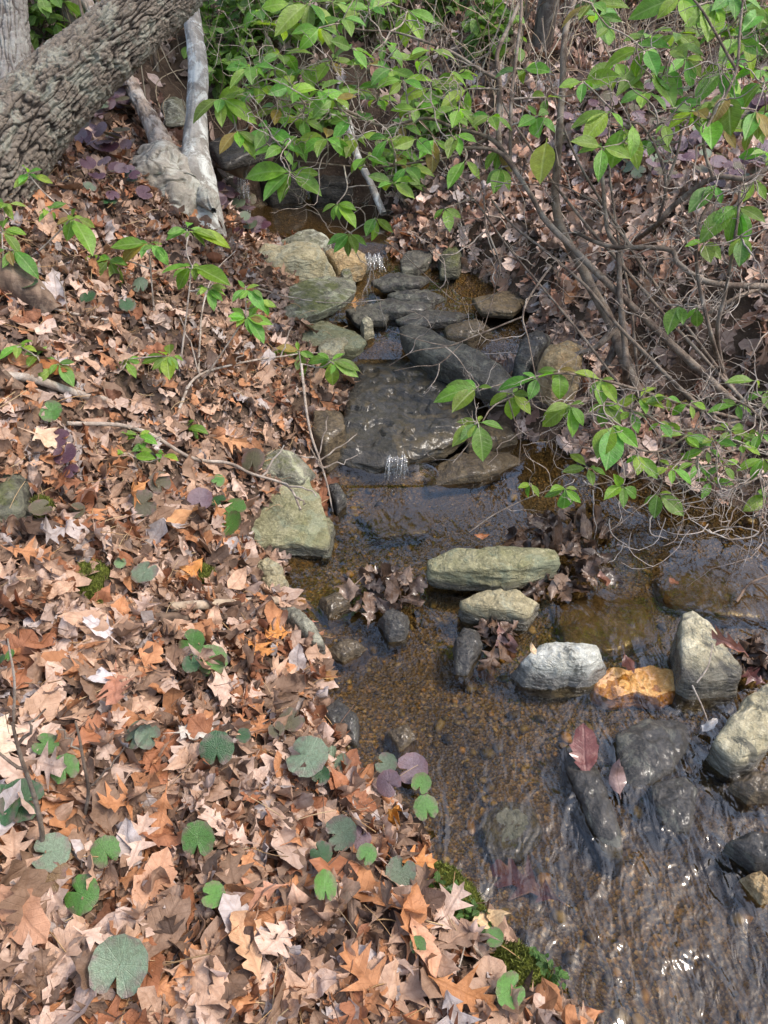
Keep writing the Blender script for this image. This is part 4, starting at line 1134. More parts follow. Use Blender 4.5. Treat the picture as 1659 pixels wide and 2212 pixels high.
MARKS = [(272, 2150, 'the large heart-shaped leaf'), (182, 1962, 'the red-flushed round leaves'), (440, 1872, 'the small notched leaf'), (85, 1780, 'the thin upright stem'), (190, 1700, 'the thin forked stem'), (478, 1678, 'the whitish speckled leaf'),
         (655, 1675, 'the two large shiny leaves'), (860, 1710, 'the purple-grey leaf trio'), (730, 1850, 'the greyish half-hidden leaves'), (960, 1930, 'the mossy bank edge'), (705, 1972, 'the green folded leaf'), (1000, 2130, 'the grey twig on the bank'), (555, 2060, 'the long light-brown leaf'),
         (300, 1632, 'the grey-green leaf pair'), (430, 1440, 'the green double leaf'), (250, 1500, 'the curled white leaf'), (225, 1395, 'the grey maple leaf'), (480, 1330, 'the tan broken stick'), (200, 1260, 'the moss mound'), (330, 1278, 'the blue-green heart-shaped leaf'),
         (640, 1350, 'the grey wedge stone'), (560, 1250, 'the small pale waterline stones'), (440, 1122, 'the purple-grey round leaf'), (40, 1472, 'the thin reddish stem'), (112, 1147, 'the bronze flat leaf'), (150, 1010, 'the deep purple pair'), (300, 1000, 'the pale arching branch'), (600, 1560, 'the bronze-green trio'), (100, 2120, 'the left-hand near litter'), (640, 2190, 'the bottom litter edge')]
MARKP = np.array([G(m[0], m[1])[0][:2] for m in MARKS])
def where(p):
    return MARKS[int(np.argmin(np.hypot(MARKP[:, 0] - p[0], MARKP[:, 1] - p[1])))][2]
def sizeword(s): return 'small' if s < .09 else ('large' if s > .118 else 'middling')

# the other big leaves on top of the litter: objects of their own
USED = set()
made = 0
while made < 255:
    u, v = rng.uniform(-30, 1150), 1000 + 1240 * rng.random() ** .75
    p, t = G(u, v)
    if DS(p[0], p[1]) < .01 or p[0] > .62 or on_moss(p[0], p[1], 1.3) or on_rock(p[0], p[1]): continue
    idx = int(rng.choice([0, 2, 3, 5, 6, 2, 3])) if v > 1450 and rng.random() < .5 else int(rng.integers(len(LIT)))
    kind = LIT[idx][0]
    if kind == 'scrap': continue
    ci = int(rng.choice(6, p=PP[:6] / PP[:6].sum()))
    nm, c, _ = PAL[ci]
    c = np.array(c) * rng.uniform(.85, 1.2)
    n0 = gnormal(np.array(p[0]), np.array(p[1])) + rng.normal(size=3) * .25
    sz = rng.uniform(.09, .15) if idx < 8 else rng.uniform(.075, .135)
    lab = f'{sizeword(sz)} {nm} {KINDNAME[kind]} in the litter by {where(p)}'
    if lab in USED: continue
    USED.add(lab)
    one_leaf(p + [0, 0, rng.uniform(.03, .048)], n0, rng.uniform(0, 6.28), sz, idx, c, lab, 'fallen leaves on the left bank')
    made += 1

# wet leaves in the stream
WETH = [
    (1262, 1640, .13, 265, 'wavy', (.15, .045, .034), 'wet red maple leaf stuck on the dark rock in the riffle'),
    (1328, 1690, .085, 280, 'plain', (.20, .125, .11), 'small greyish-pink wet leaf below the red maple leaf'),
    (1140, 1915, .17, 330, 'red', (.10, .035, .045), 'dark purple oak leaf under the rippling water'),
    (1575, 1395, .10, 320, 'red', (.34, .14, .09), 'red-brown oak leaf draped on the wedge rock'),
    (1620, 1470, .09, 330, 'red', (.13, .05, .045), 'dark wet leaf tangled beside the wedge rock'),
    (1355, 1440, .07, 100, 'plain', (.11, .035, .02), 'dark red leaf curled over the orange stone'),
    (1298, 1262, .08, 90, 'plain', (.17, .07, .04), 'glossy brown oval leaf at the foot of the wet leaf pile'),
    (1450, 1265, .06, 80, 'plain', (.20, .085, .045), 'upright glossy brown leaf right of the wet leaf pile'),
    (1042, 1163, .05, 0, 'plain', (.42, .15, .04), 'small orange leaf floating above the long flat-topped rock'),
    (1090, 1390, .11, 110, 'wavy', (.22, .12, .10), 'reddish wet leaf snagged left of the white rock'),
    (1150, 1412, .035, 300, 'plain', (.60, .42, .24), 'tiny tan leaf stuck on the white rock'),
    (765, 660, .08, 280, 'red', (.52, .28, .11), 'tan oak leaf hanging from the mossy slab over the water'),
    (857, 722, .05, 80, 'plain', (.40, .13, .05), 'small orange-red leaf on the left end of the long dark rock'),
    (1535, 1570, .05, 30, 'scrap', (.55, .52, .48), 'white scrap of leaf between the two cream rocks'),
]
for q, h in enumerate(WETH):
    u, v = h[0], h[1]
    zz = {1140: -.028, 1150: .108, 1575: .12, 765: .30}.get(u, .022 if v > 1000 else None)
    hero_leaf(*h, wet=True, lift=.012, q=q, tiltc=.15, z=zz)
def wet_pile(u0, u1, v0, v1, count, h, label):
    mb = MB()
    for k in range(count):
        a, r = rng.uniform(0, 6.28), rng.random() ** .6
        u, v = (u0 + u1) / 2 + r * math.cos(a) * (u1 - u0) / 2, (v0 + v1) / 2 + r * math.sin(a) * (v1 - v0) / 2
        p = PZ(u, v, 0.01)
        _, V, F, L = LIT[rng.integers(len(LIT))]
        Rm = basis(np.array([0, -.4, 1]) + rng.normal(size=3) * .55, rng.uniform(0, 6.28), 0)
        q = (V - [.4, 0, 0]) * rng.uniform(.06, .11) @ Rm.T + p + [0, 0, rng.uniform(0, h) * (1.1 - r)]
        c = np.array([(.065, .038, .024), (.095, .055, .033), (.14, .085, .054), (.22, .15, .105), (.045, .027, .018)][rng.integers(5)])
        L2 = L.copy(); L2[:, 2] = rng.uniform(0, 40)
        mb.add(q, F, c, L2)
    o = link('leaf_pile', mb.mesh('leaf_pile', M['leaf_wet_att']), kind='stuff', label=label)
wet_pile(1085, 1330, 1110, 1290, 95, .07, 'dark wet leaves heaped behind the long flat-topped rock')
wet_pile(740, 895, 1235, 1330, 34, .06, 'dark wet leaves caught in midstream left of the long rock')
wet_pile(1560, 1680, 1380, 1480, 22, .04, 'dark wet leaves packed behind the wedge rock')
wet_pile(1030, 1110, 1340, 1430, 16, .03, 'wet brown leaves snagged beside the oblong stone')
wet_pile(960, 1110, 640, 720, 16, .03, 'wet leaves caught on the stones of the upper stream')

# ------------------------------------------------------------------ evergreen shrubs
LAUREL = []
for q in range(8):
    V, F, L = leaf_arrays('laurel', 0, [-.5, -.9, -.3, -1.2, -.6, -.15, -.8, -.4][q], rng.uniform(-.25, .25), .03, [.28, .2, .35, .15, .25, .4, .18, .3][q], 300 + q)
    LAUREL.append(mesh('leaf', V, F, M['leaf_green'], True, {'luv': ('FLOAT_VECTOR', L)}))
def green(b=1.0):
    c = np.array([.185, .375, .030]) * rng.uniform(.6, 1.25) * b
    c[0] *= rng.uniform(.7, 1.4); c[2] *= rng.uniform(.7, 2.0)
    if rng.random() < .035: c = np.array([.34, .25, .05]) * rng.uniform(.6, 1.1)
    return c

class Shrub:
    def __init__(self, name, label, base, cat='shrub', group=None, m='bark_shrub'):
        self.base = np.array(base, float)
        self.t = empty(name, self.base, label, cat, group)
        self.lines = []
        self.m = m
        self.twig = MB()
        self.k = 0
        self.nl = 0
    def branch(self, pts, r0, r1, wig=.012, n=None, name='branch', sides=8):
        p = np.array([q if len(q) == 3 and isinstance(q, np.ndarray) else P(*q) for q in pts])
        ln = np.linalg.norm(np.diff(p, axis=0), axis=1).sum()
        n = n or max(8, int(ln / .025))
        self.k += 1
        p = wiggle(catmull(p, n), wig * .55, 5, self.k + len(self.t.name))
        r = .72 * np.linspace(r0, r1, n) * (1 + .18 * perlin(p * 22))
        V, F = tube(p, r, sides)
        part(name, mesh(name, V, F, M[self.m]), self.t)
        self.lines.append((p, r))
        return p
    def near(self, q):
        best = None
        for p, r in self.lines:
            d = np.linalg.norm(p - q, axis=1) + .5 * np.maximum(0, p[:, 2] - q[2])
            i = int(np.argmin(d))
            if best is None or d[i] < best[0]: best = (d[i], p[i], r[i])
        return best
    def leaf(self, b, e, w=1.0, col=None, up=None, holder=None, at=None):
        d = e - b
        L = np.linalg.norm(d)
        x = d / L
        vw = norm(CAM - b)
        n0 = (np.array([0, 0, 1.]) * .75 + vw * .55 if up is None else up) + rng.normal(size=3) * .22
        z = norm(n0 - x * n0.dot(x))
        y = np.cross(z, x)
        o = link('leaf', LAUREL[rng.integers(len(LAUREL))], holder or self.t, color=green() if col is None else col)
        q = b - (self.base if holder is None else at)
        wy = L * (1 + (w - 1) * .55) * rng.uniform(.80, 1.0)
        o.matrix_local = Matrix(((x[0] * L, y[0] * wy, z[0] * L, q[0]), (x[1] * L, y[1] * wy, z[1] * L, q[1]), (x[2] * L, y[2] * wy, z[2] * L, q[2]), (0, 0, 0, 1)))
        self.nl += 1
        return o
    def connect(self, tip, r1=.0022, r0=.004, sag=.02):
        if not self.lines: return
        d, a, ra = self.near(tip)
        if d < .015: a = tip + rng.normal(size=3) * .012 - [0, 0, .015]; d = .02
        mid = (a + tip) / 2 + np.array([0, 0, -sag * d * 2]) + rng.normal(size=3) * .08 * d
        n = max(6, int(d / .02))
        p = wiggle(catmull([a, mid, tip], n), .01, 9, self.k + 3)
        self.k += 1
        rr = np.linspace(min(r0, ra), r1, n)
        self.lines.append((p, rr))
        V, F = tube(p - tip, rr, 6)
        o = link('sprig', mesh('sprig', V, F, M['bark_twig']), self.t)
        o.location = tip - self.base
        return o
    def whorl(self, u, v, t, tips=None, n=6, L=.10, w=1.0, spread=(-.5, .35)):
        tip = P(u, v, t)
        hold = self.connect(tip)
        at = tip
        if tips:
            for q in tips:
                uu, vv = q[0], q[1]
                ww = q[2] if len(q) > 2 else 1.0
                b = P(u + (uu - u) * .10, v + (vv - v) * .10, t)
                self.leaf(b, P(uu, vv, t + rng.uniform(-.06, .03)), ww, holder=hold, at=at)
        else:
            a0 = rng.uniform(0, 6.28)
            for k in range(n):
                a = a0 + k * 6.283 / n + rng.normal() * .25
                el = rng.uniform(*spread)
                d = np.array([math.cos(a) * math.cos(el), math.sin(a) * math.cos(el), math.sin(el)])
                l = L * rng.uniform(.7, 1.15)
                self.leaf(tip + d * .012, tip + d * l, w, holder=hold, at=at)
    def twigs(self, count, ln=(.1, .35), r=.0028, up=.2):
        src = [x for x in self.lines if len(x[0]) > 5]
        for k in range(count):
            p, rr = src[rng.integers(len(src))]
            i = rng.integers(len(p) // 5, len(p))
            d = norm(rng.normal(size=3) + np.array([0, -.1, up]))
            self.crook(p[i], d, rng.uniform(*ln), r * rng.uniform(.6, 1.2), 2)
    def crook(self, a, d, L, r, depth):
        n = max(5, int(L / .018))
        q = [np.array(a)]
        for i in range(n):
            d = norm(d + rng.normal(size=3) * .3 + np.array([0, 0, .02]))
            q.append(q[-1] + d * L / n)
        q = np.array(q)
        self.twig.tube(q, r * (.18 + .82 * np.linspace(1, 0, len(q)) ** .8), 5)
        if depth > 0 and L > .06:
            for j in range(rng.integers(1, 4)):
                i = rng.integers(len(q) // 3, len(q))
                self.crook(q[i], norm(d + rng.normal(size=3) * .8), L * rng.uniform(.3, .6), r * .6, depth - 1)
    def done(self):
        if self.twig.n:
            o = part('twigs', self.twig.mesh('twigs', M['bark_twig']), self.t)
            o['kind'] = 'stuff'

# --- big leaning shrub: root at the right bank, limbs reaching left across the stream
g0, t0 = G(1352, 836)
S1 = Shrub('laurel_shrub', 'large evergreen shrub leaning across the stream from the right bank', g0)
S1.branch([(1352, 850, t0 + .02), (1353, 800, 2.74), (1352, 749, 2.72), (1340, 644, 2.7), (1335, 544, 2.72), (1312, 490, 2.75), (1300, 370, 2.8), (1279, 320, 2.82), (1245, 295, 2.85)], .018, .007)
S1.branch([(1375, 850, t0 + .08), (1350, 775, 2.86), (1325, 720, 2.88), (1295, 654, 2.9), (1265, 600, 2.9), (1215, 494, 2.88), (1200, 430, 2.86), (1200, 370, 2.84), (1212, 260, 2.8), (1216, 125, 2.78), (1226, 50, 2.78), (1250, -20, 2.8), (1290, -160, 2.85)], .034, .011, .02)
S1.branch([(1300, 800, 2.9), (1318, 770, 2.88), (1335, 735, 2.87)], .012, .03, .01, name='root')
S1.branch([(1240, 765, 2.88), (1285, 752, 2.86), (1325, 715, 2.87)], .008, .024, .012, name='root')
S1.branch([(1400, 900, 2.75), (1380, 845, 2.8), (1345, 770, 2.86)], .012, .03, .01, name='root')
S1.branch([(1585, 870, 2.78), (1500, 790, 2.77), (1430, 724, 2.75), (1330, 629, 2.72), (1255, 554, 2.7), (1182, 479, 2.68), (1150, 425, 2.67), (1104, 355, 2.66), (1070, 325, 2.66), (1000, 318, 2.66), (930, 335, 2.66)], .021, .006, .012)
S1.branch([(1120, 375, 2.67), (1080, 318, 2.67), (1045, 293, 2.68), (980, 275, 2.7), (920, 255, 2.72), (830, 272, 2.74), (740, 238, 2.76), (660, 225, 2.8), (560, 205, 2.82)], .011, .004, .012)
S1.branch([(1700, 975, 2.7), (1570, 919, 2.68), (1480, 849, 2.66), (1405, 774, 2.66), (1330, 699, 2.68), (1260, 614, 2.7), (1180, 544, 2.72), (1110, 489, 2.75), (1060, 430, 2.8)], .012, .005, .01)
S1.branch([(1102, 352, 2.68), (1103, 280, 2.66), (1106, 200, 2.66), (1121, 75, 2.66), (1126, 15, 2.66), (1130, -80, 2.68)], .009, .007, .006)
S1.branch([(1082, 330, 2.7), (1077, 285, 2.74), (1078, 175, 2.76), (1074, 115, 2.78), (1095, 65, 2.8), (1112, 30, 2.8), (1150, -60, 2.85)], .014, .009, .008)
S1.branch([(1077, 172, 2.76), (1030, 145, 2.76), (980, 115, 2.77), (920, 92, 2.78), (850, 70, 2.8), (760, 60, 2.82), (680, 20, 2.84)], .009, .003, .01)
S1.branch([(1050, 300, 2.7), (985, 335, 2.72), (900, 350, 2.74), (800, 360, 2.78), (700, 355, 2.8), (620, 345, 2.82)], .007, .003, .015)
for pl, r0, r1 in [([(1620, 880, 2.8), (1470, 720, 2.78), (1330, 560, 2.76), (1200, 400, 2.76), (1120, 280, 2.78), (1060, 180, 2.8)], .010, .004), ([(1600, 860, 2.82), (1440, 650, 2.82), (1320, 470, 2.84), (1240, 330, 2.86), (1190, 180, 2.88), (1170, 40, 2.9)], .009, .004),
                   ([(1380, 840, 2.84), (1362, 650, 2.84), (1330, 480, 2.86), (1315, 300, 2.9), (1330, 120, 2.92), (1320, -20, 2.95)], .008, .004), ([(1345, 840, 2.74), (1230, 690, 2.72), (1120, 560, 2.74), (1030, 440, 2.76), (960, 370, 2.78)], .007, .003)]:
    S1.branch(pl, r0, r1, .014)
# upper middle leaves
T = 2.78
for wv in [(668, 5, [(665, 66, 1.3), (590, 62, 1.1), (630, 45), (735, 66), (705, 40)]), (880, 22, [(916, 86, 1.35), (850, 62), (945, 40), (868, 95, 1.1)]),
           (478, 212, [(400, 243, 1.1), (470, 238, 1.3), (475, 268, 1.1), (520, 266, 1.2), (556, 252), (530, 205)]), (512, 283, [(520, 314, 1.4), (470, 325, 1.1), (560, 300, 1.1), (555, 335)]),
           (630, 372, [(695, 420, 1.35), (600, 434, 1.5), (560, 418, 1.2), (520, 360, 1.1), (640, 345), (690, 370), (575, 352)]), (728, 440, [(772, 482, 1.2), (735, 470), (690, 450), (765, 440), (710, 475)]),
           (755, 505, [(705, 520, .9), (720, 545, .9), (770, 545), (795, 528, .9), (750, 555, 1.1)]), (810, 470, [(850, 500), (815, 520, 1.2), (790, 500)]),
           (585, 150, None), (560, 188, None), (630, 185, None), (610, 120, None), (655, 150, None), (715, 130, None), (760, 105, None), (800, 140, None), (845, 150, None), (720, 215, None), (770, 190, None),
           (815, 215, None), (870, 175, None), (655, 260, None), (705, 300, None), (770, 300, None), (840, 300, None), (610, 320, None), (800, 20, None), (740, 40, None), (900, 235, None), (930, 110, None), (560, 20, None), (600, 235, None), (690, 60, None), (850, 330, None), (900, 130, None), (985, 160, None), (640, 225, None), (540, 145, None)]:
    u, v, tips = wv
    S1.whorl(u, v, T + rng.uniform(-.12, .15), tips, n=int(rng.integers(5, 8)), L=.105, w=1.1)
# centre
for wv in [(938, 300, [(932, 371, 1.2), (905, 340), (975, 330)]), (985, 290, [(996, 332, 1.3), (965, 400 - 70), (1030, 300)]), (1005, 345, [(965, 402, 1.2), (1040, 385), (985, 385)]), (1078, 322, [(1070, 370, 1.3), (1040, 350), (1105, 360)]),
           (1082, 362, [(1066, 416, 1.3), (1050, 395), (1105, 400)]), (1010, 192, [(950, 232, 1.2), (975, 150), (1050, 180), (1010, 245)]), (1160, 252, [(1160, 292, 1.4), (1120, 270), (1205, 275), (1140, 225), (1190, 230)]), (1180, 210, [(1140, 190), (1172, 250, 1.2), (1215, 205)]),
           (960, 450, [(975, 495, 1.2), (935, 470), (1000, 465)]), (850, 395, None), (900, 300, None), (1060, 250, None), (1130, 150, None)]:
    u, v, tips = wv
    S1.whorl(u, v, 2.66 + rng.uniform(-.06, .08), tips, n=5, L=.10, w=1.15)
yl = S1.leaf(P(1180, 308, 2.6), P(1164, 388, 2.57), 2.0, (.36, .42, .05))
yl['label'] = 'yellow-green leaf with orange burnt edge'
for u, v in [(760, 255), (830, 95), (610, 60), (870, 270), (690, 195), (720, 5), (930, 190), (640, 300), (580, 275), (530, 190), (880, 360), (790, 340), (990, 235)]:
    S1.whorl(u, v, 2.75 + rng.uniform(-.1, .15), None, n=int(rng.integers(4, 7)), L=.11, w=1.15)
# bare grey twigs over the stream
for pl, r in [([(1190, 574, 2.68), (1150, 634, 2.66), (1130, 684, 2.64), (1140, 729, 2.63), (1155, 799, 2.62), (1172, 874, 2.62)], .0062), ([(1130, 684, 2.64), (1040, 719, 2.65), (970, 749, 2.67), (895, 759, 2.7), (840, 790, 2.75)], .0045),
              ([(1045, 479, 2.7), (1079, 569, 2.7), (1075, 614, 2.7)], .0055), ([(830, 520, 2.9), (875, 554, 2.88), (940, 614, 2.85), (1000, 657, 2.82), (1060, 641, 2.8), (1110, 600, 2.75)], .0035),
              ([(970, 749, 2.67), (905, 735, 2.7), (840, 715, 2.75)], .003), ([(1000, 740, 2.67), (950, 785, 2.68), (905, 790, 2.68), (850, 800, 2.7)], .003), ([(1090, 510, 2.72), (1065, 640, 2.74), (1030, 760, 2.72)], .003), ([(1150, 385, 2.62), (1215, 402, 2.6), (1262, 425, 2.6), (1300, 450, 2.62), (1318, 490, 2.64), (1350, 520, 2.66)], .004), ([(1060, 390, 2.64), (1110, 398, 2.62), (1170, 400, 2.62), (1195, 420, 2.62)], .003), ([(1045, 420, 2.7), (1050, 500, 2.7), (1070, 560, 2.7), (1080, 575, 2.7)], .0045), ([(1340, 520, 2.7), (1380, 560, 2.68), (1430, 640, 2.7), (1470, 680, 2.72)], .003), ([(980, 400, 2.7), (1000, 470, 2.72), (1020, 540, 2.75)], .003)]:
    S1.branch(pl, r, r * .45, .012, name='branch', sides=6)
S1.twigs(150, (.10, .34), .0026)
S1.done()

# --- upper right shrub
g0, t0 = G(1420, 505)
S2 = Shrub('laurel_shrub', 'tall evergreen shrub with big spotted leaves at the upper right', g0)
S2.branch([(1370, 520, t0 + .1), (1420, 485, 2.6), (1455, 445, 2.5), (1540, 385, 2.4), (1620, 385, 2.35), (1690, 340, 2.35)], .014, .01)
S2.branch([(1420, 485, 2.6), (1440, 400, 2.5), (1420, 330, 2.45), (1385, 270, 2.42), (1350, 262, 2.42), (1310, 225, 2.42)], .008, .004)
S2.branch([(1540, 385, 2.4), (1520, 300, 2.38), (1560, 220, 2.36), (1590, 150, 2.34), (1600, 60, 2.34), (1610, -40, 2.34)], .008, .005)
S2.branch([(1440, 400, 2.5), (1470, 300, 2.5), (1460, 220, 2.46), (1420, 155, 2.44), (1395, 105, 2.44)], .007, .004)
S2.branch([(1590, 150, 2.34), (1540, 60, 2.34), (1490, -10, 2.36), (1400, -60, 2.4)], .006, .004)
T = 2.42
for u, v, tips in [(1346, 272, [(1319, 354, 1.75), (1392, 350, 1.25)]), (1318, 240, [(1259, 298, 1.4), (1349, 270, 1.3), (1229, 262, 1.0)]), (1365, 268, [(1380, 320, .9)]),
                   (1405, 138, [(1347, 180, 1.1), (1480, 200, 1.15), (1460, 229, 1.2), (1329, 203, .9), (1418, 182, 1.3)]), (1395, 105, [(1293, 122, .9), (1347, 163, 1.5), (1446, 124, 1.3), (1380, 108, 1.2), (1420, 160)]),
                   (1480, 125, [(1530, 160), (1445, 155), (1500, 190, 1.2), (1520, 125), (1460, 105)]), (1560, 152, [(1585, 213, 1.7), (1498, 218, 1.3), (1520, 170), (1620, 200)]), (1596, 84, [(1597, 110, 1.9), (1655, 146, 1.2), (1558, 112, 1.3), (1640, 110)]),
                   (1576, 200, [(1576, 282, 1.4), (1545, 250), (1612, 236, 1.4), (1530, 225)]), (1533, 250, [(1538, 317, 1.5), (1510, 280), (1560, 285)]), (1632, 240, [(1642, 302, 1.4), (1598, 272, 1.2), (1668, 280), (1615, 290)]), (1434, 268, [(1449, 302, 1.2), (1415, 285)]),
                   (1470, -8, [(1490, 48, 1.5), (1425, 25, 1.3), (1356, 30, 1.2), (1520, 30)]), (1540, 8, [(1535, 80, 1.6), (1522, 55, 1.2), (1575, 40), (1500, 30)]), (1650, 20, [(1642, 68, 1.7), (1610, 55, 1.2), (1675, 60)]), (1316, 60, [(1317, 97, 1.6), (1335, 85), (1290, 75)]),
                   (1260, 175, None), (1650, 180, None), (1610, 20, None), (1580, -10, None), (1500, 240, None), (1660, 330, None)]:
    S2.whorl(u, v, T + rng.uniform(-.06, .06), tips, n=5, L=.10, w=1.15)
for k in range(20):
    S2.whorl(rng.uniform(1270, 1680), rng.uniform(-10, 330), 2.5 + rng.uniform(-.12, .3), None, n=int(rng.integers(4, 7)), L=.105, w=1.1)
S2.twigs(70, (.10, .3))
S2.done()

# --- slim stems at the right with the bright cluster
g0, t0 = G(1572, 822)
S3 = Shrub('laurel_shrub', 'slim two-stemmed evergreen shrub with a bright leaf cluster on the right bank', g0)
S3.branch([(1572, 830, t0), (1540, 739, 2.5), (1510, 619, 2.42), (1505, 529, 2.36), (1515, 470, 2.32), (1545, 420, 2.3)], .011, .005)
S3.branch([(1566, 835, t0), (1550, 719, 2.5), (1565, 644, 2.4), (1582, 544, 2.3), (1592, 470, 2.26), (1600, 400, 2.26)], .011, .005)
for u, v, tips in [(1592, 446, [(1592, 545, 1.5), (1512, 498, 1.3), (1637, 530, 1.2), (1550, 460, 1.1), (1655, 470), (1570, 515)]), (1545, 400, [(1488, 448, 1.4), (1560, 440), (1520, 420)]), (1630, 390, [(1598, 438, 1.3), (1660, 430), (1655, 395)]),
                   (1602, 512, [(1600, 572, 1.3), (1570, 545, 1.1), (1640, 560, 1.2), (1618, 590)]), (1520, 520, [(1536, 562, 1.5), (1480, 528), (1560, 550)]), (1506, 664, [(1505, 714, 1.7), (1480, 690)]), (1466, 660, [(1441, 702, 1.3), (1480, 690)])]:
    S3.whorl(u, v, 2.28 + rng.uniform(-.05, .05) + (.15 if v > 600 else 0), tips)
S3.twigs(40, (.08, .25))
S3.done()

# --- grey limb creeping along the right bank
g0, t0 = G(1660, 640)
S6 = Shrub('bare_shrub', 'bare grey-brown limb creeping along the right bank below the purple leaves', g0, 'shrub')
S6.branch([(1720, 625, t0 - .05), (1659, 619, 2.62), (1530, 609, 2.6), (1465, 569, 2.62), (1440, 539, 2.65), (1310, 529, 2.72), (1240, 500, 2.8)], .017, .009, .015)
S6.branch([(1720, 590, t0), (1600, 640, 2.7), (1500, 690, 2.75), (1420, 720, 2.8)], .012, .006, .015)
S6.twigs(36, (.1, .35))
S6.done()

# --- low bright cluster over the water
g0, t0 = G(1590, 905)
S4 = Shrub('laurel_shrub', 'low evergreen shrub with bright leaf whorls hanging over the water', g0)
S4.branch([(1600, 905, t0 - .02), (1500, 880, 2.5), (1400, 850, 2.42), (1310, 822, 2.36), (1230, 808, 2.33), (1150, 815, 2.32), (1040, 842, 2.3)], .009, .003)
S4.branch([(1600, 910, t0 - .02), (1480, 930, 2.5), (1400, 900, 2.42), (1310, 868, 2.36), (1230, 872, 2.32), (1170, 910, 2.3)], .008, .003)
S4.branch([(1500, 930, 2.5), (1420, 975, 2.44), (1330, 950, 2.38), (1300, 905, 2.36)], .006, .003)
S4.branch([(1420, 975, 2.44), (1350, 1030, 2.42), (1260, 1050, 2.38), (1180, 1060, 2.36), (1080, 1105, 2.36), (1015, 1150, 2.36)], .004, .002)
S4.branch([(1420, 975, 2.44), (1430, 1040, 2.4), (1420, 1070, 2.4)], .004, .002)
S4.branch([(1109, 856, 2.3), (1060, 880, 2.3), (1035, 925, 2.28), (1010, 965, 2.28), (980, 1000, 2.28)], .0035, .0018)
S4.branch([(1095, 850, 2.3), (1110, 900, 2.32), (1125, 940, 2.33), (1120, 1005, 2.36)], .003, .0018)
T = 2.3
for u, v, tips in [(1034, 912, [(1047, 997, 1.6), (994, 950, 1.4), (971, 952, .9), (985, 907, .8), (1094, 915, .8), (1040, 895, 1.2)]), (1030, 838, [(976, 881, 1.3), (934, 852, 1.2), (958, 824), (1000, 815), (1060, 830)]),
                   (1107, 850, [(1107, 911, 1.8), (1150, 890, 1.1), (1044, 860, 1.0), (1118, 835, 1.2), (1140, 850)]), (1160, 818, [(1068, 825, .9), (1130, 800, .9), (1150, 850, 1.2), (1195, 800)]), (1206, 800, [(1158, 797, 1.0), (1216, 858, 1.6), (1180, 830), (1240, 790)]),
                   (1230, 876, [(1160, 918, 1.5), (1240, 946, 1.7), (1272, 915, 1.2), (1190, 870), (1255, 860), (1215, 905)]), (1298, 820, [(1302, 866, 1.6), (1243, 798, 1.1), (1333, 866, 1.2), (1325, 815), (1270, 850)]),
                   (1303, 870, [(1302, 926, 1.7), (1341, 915, 1.3), (1270, 890), (1350, 890)]), (1326, 918, [(1289, 981, 1.8), (1315, 1009, 1.6), (1356, 981, 1.3), (1379, 961, 1.2), (1350, 930)]), (1378, 982, [(1426, 1031, 1.2), (1385, 1015, 1.4), (1350, 1000)]),
                   (1362, 890, [(1381, 934, 1.3), (1335, 905), (1400, 900)]), (1220, 1056, [(1222, 1113, 1.7), (1175, 1072), (1255, 1085), (1200, 1040), (1250, 1050)]), (1422, 1066, [(1412, 1119, 1.7), (1482, 1112, 1.4), (1390, 1090), (1450, 1060)]),
                   (1345, 1050, [(1390, 1075, 1.2), (1310, 1062), (1350, 1090), (1330, 1030)]), (1148, 1045, [(1128, 1077, 1.2), (1120, 1050), (1165, 1070)]), (1440, 858, [(1394, 867), (1475, 870), (1450, 890), (1420, 845)]), (1425, 912, [(1453, 941, 1.4), (1400, 930), (1455, 915)]),
                   (1480, 940, None), (1380, 860, None), (1270, 1010, None)]:
    S4.whorl(u, v, T + rng.uniform(-.05, .05) + (.08 if u > 1340 else 0), tips, n=5, L=.085)
S4.twigs(60, (.07, .25), .002, -.2)
S4.done()

g0, t0 = G(1690, 960)
S5 = Shrub('laurel_shrub', 'dark leafy evergreen sprigs crowding the lower right bank', g0)
S5.branch([(1700, 965, t0), (1640, 900, 2.5), (1600, 870, 2.45), (1540, 850, 2.45)], .007, .003)
S5.branch([(1700, 975, t0), (1600, 970, 2.5), (1530, 990, 2.45), (1480, 980, 2.45)], .006, .003)
S5.branch([(1700, 985, t0), (1640, 1030, 2.45), (1580, 1060, 2.42), (1540, 1100, 2.4)], .005, .002)
S5.branch([(1640, 1030, 2.45), (1650, 1080, 2.35), (1640, 1150, 2.3)], .004, .002)
for u, v, tips in [(1592, 874, [(1528, 888, .9), (1600, 905, 1.1), (1640, 890), (1560, 860)]), (1652, 845, [(1610, 860, 1.2), (1660, 880), (1680, 850)]), (1632, 822, [(1570, 818), (1650, 835)]), (1648, 990, [(1662, 1022, 1.4), (1590, 1010, .9), (1620, 1030), (1690, 1010)]),
                   (1655, 1070, [(1690, 1100, 1.2), (1625, 1095, 1.2), (1640, 1060), (1680, 1060)]), (1540, 950, None), (1500, 1000, None), (1560, 1005, None), (1525, 970, None), (1600, 960, None), (1490, 870, None), (1575, 930, None), (1450, 1010, None), (1640, 935, None), (1535, 1040, None)]:
    S5.whorl(u, v, 2.43 + rng.uniform(-.05, .08), tips, n=5, L=.075)
S5.twigs(70, (.08, .3), .0024, -.35)
S5.done()

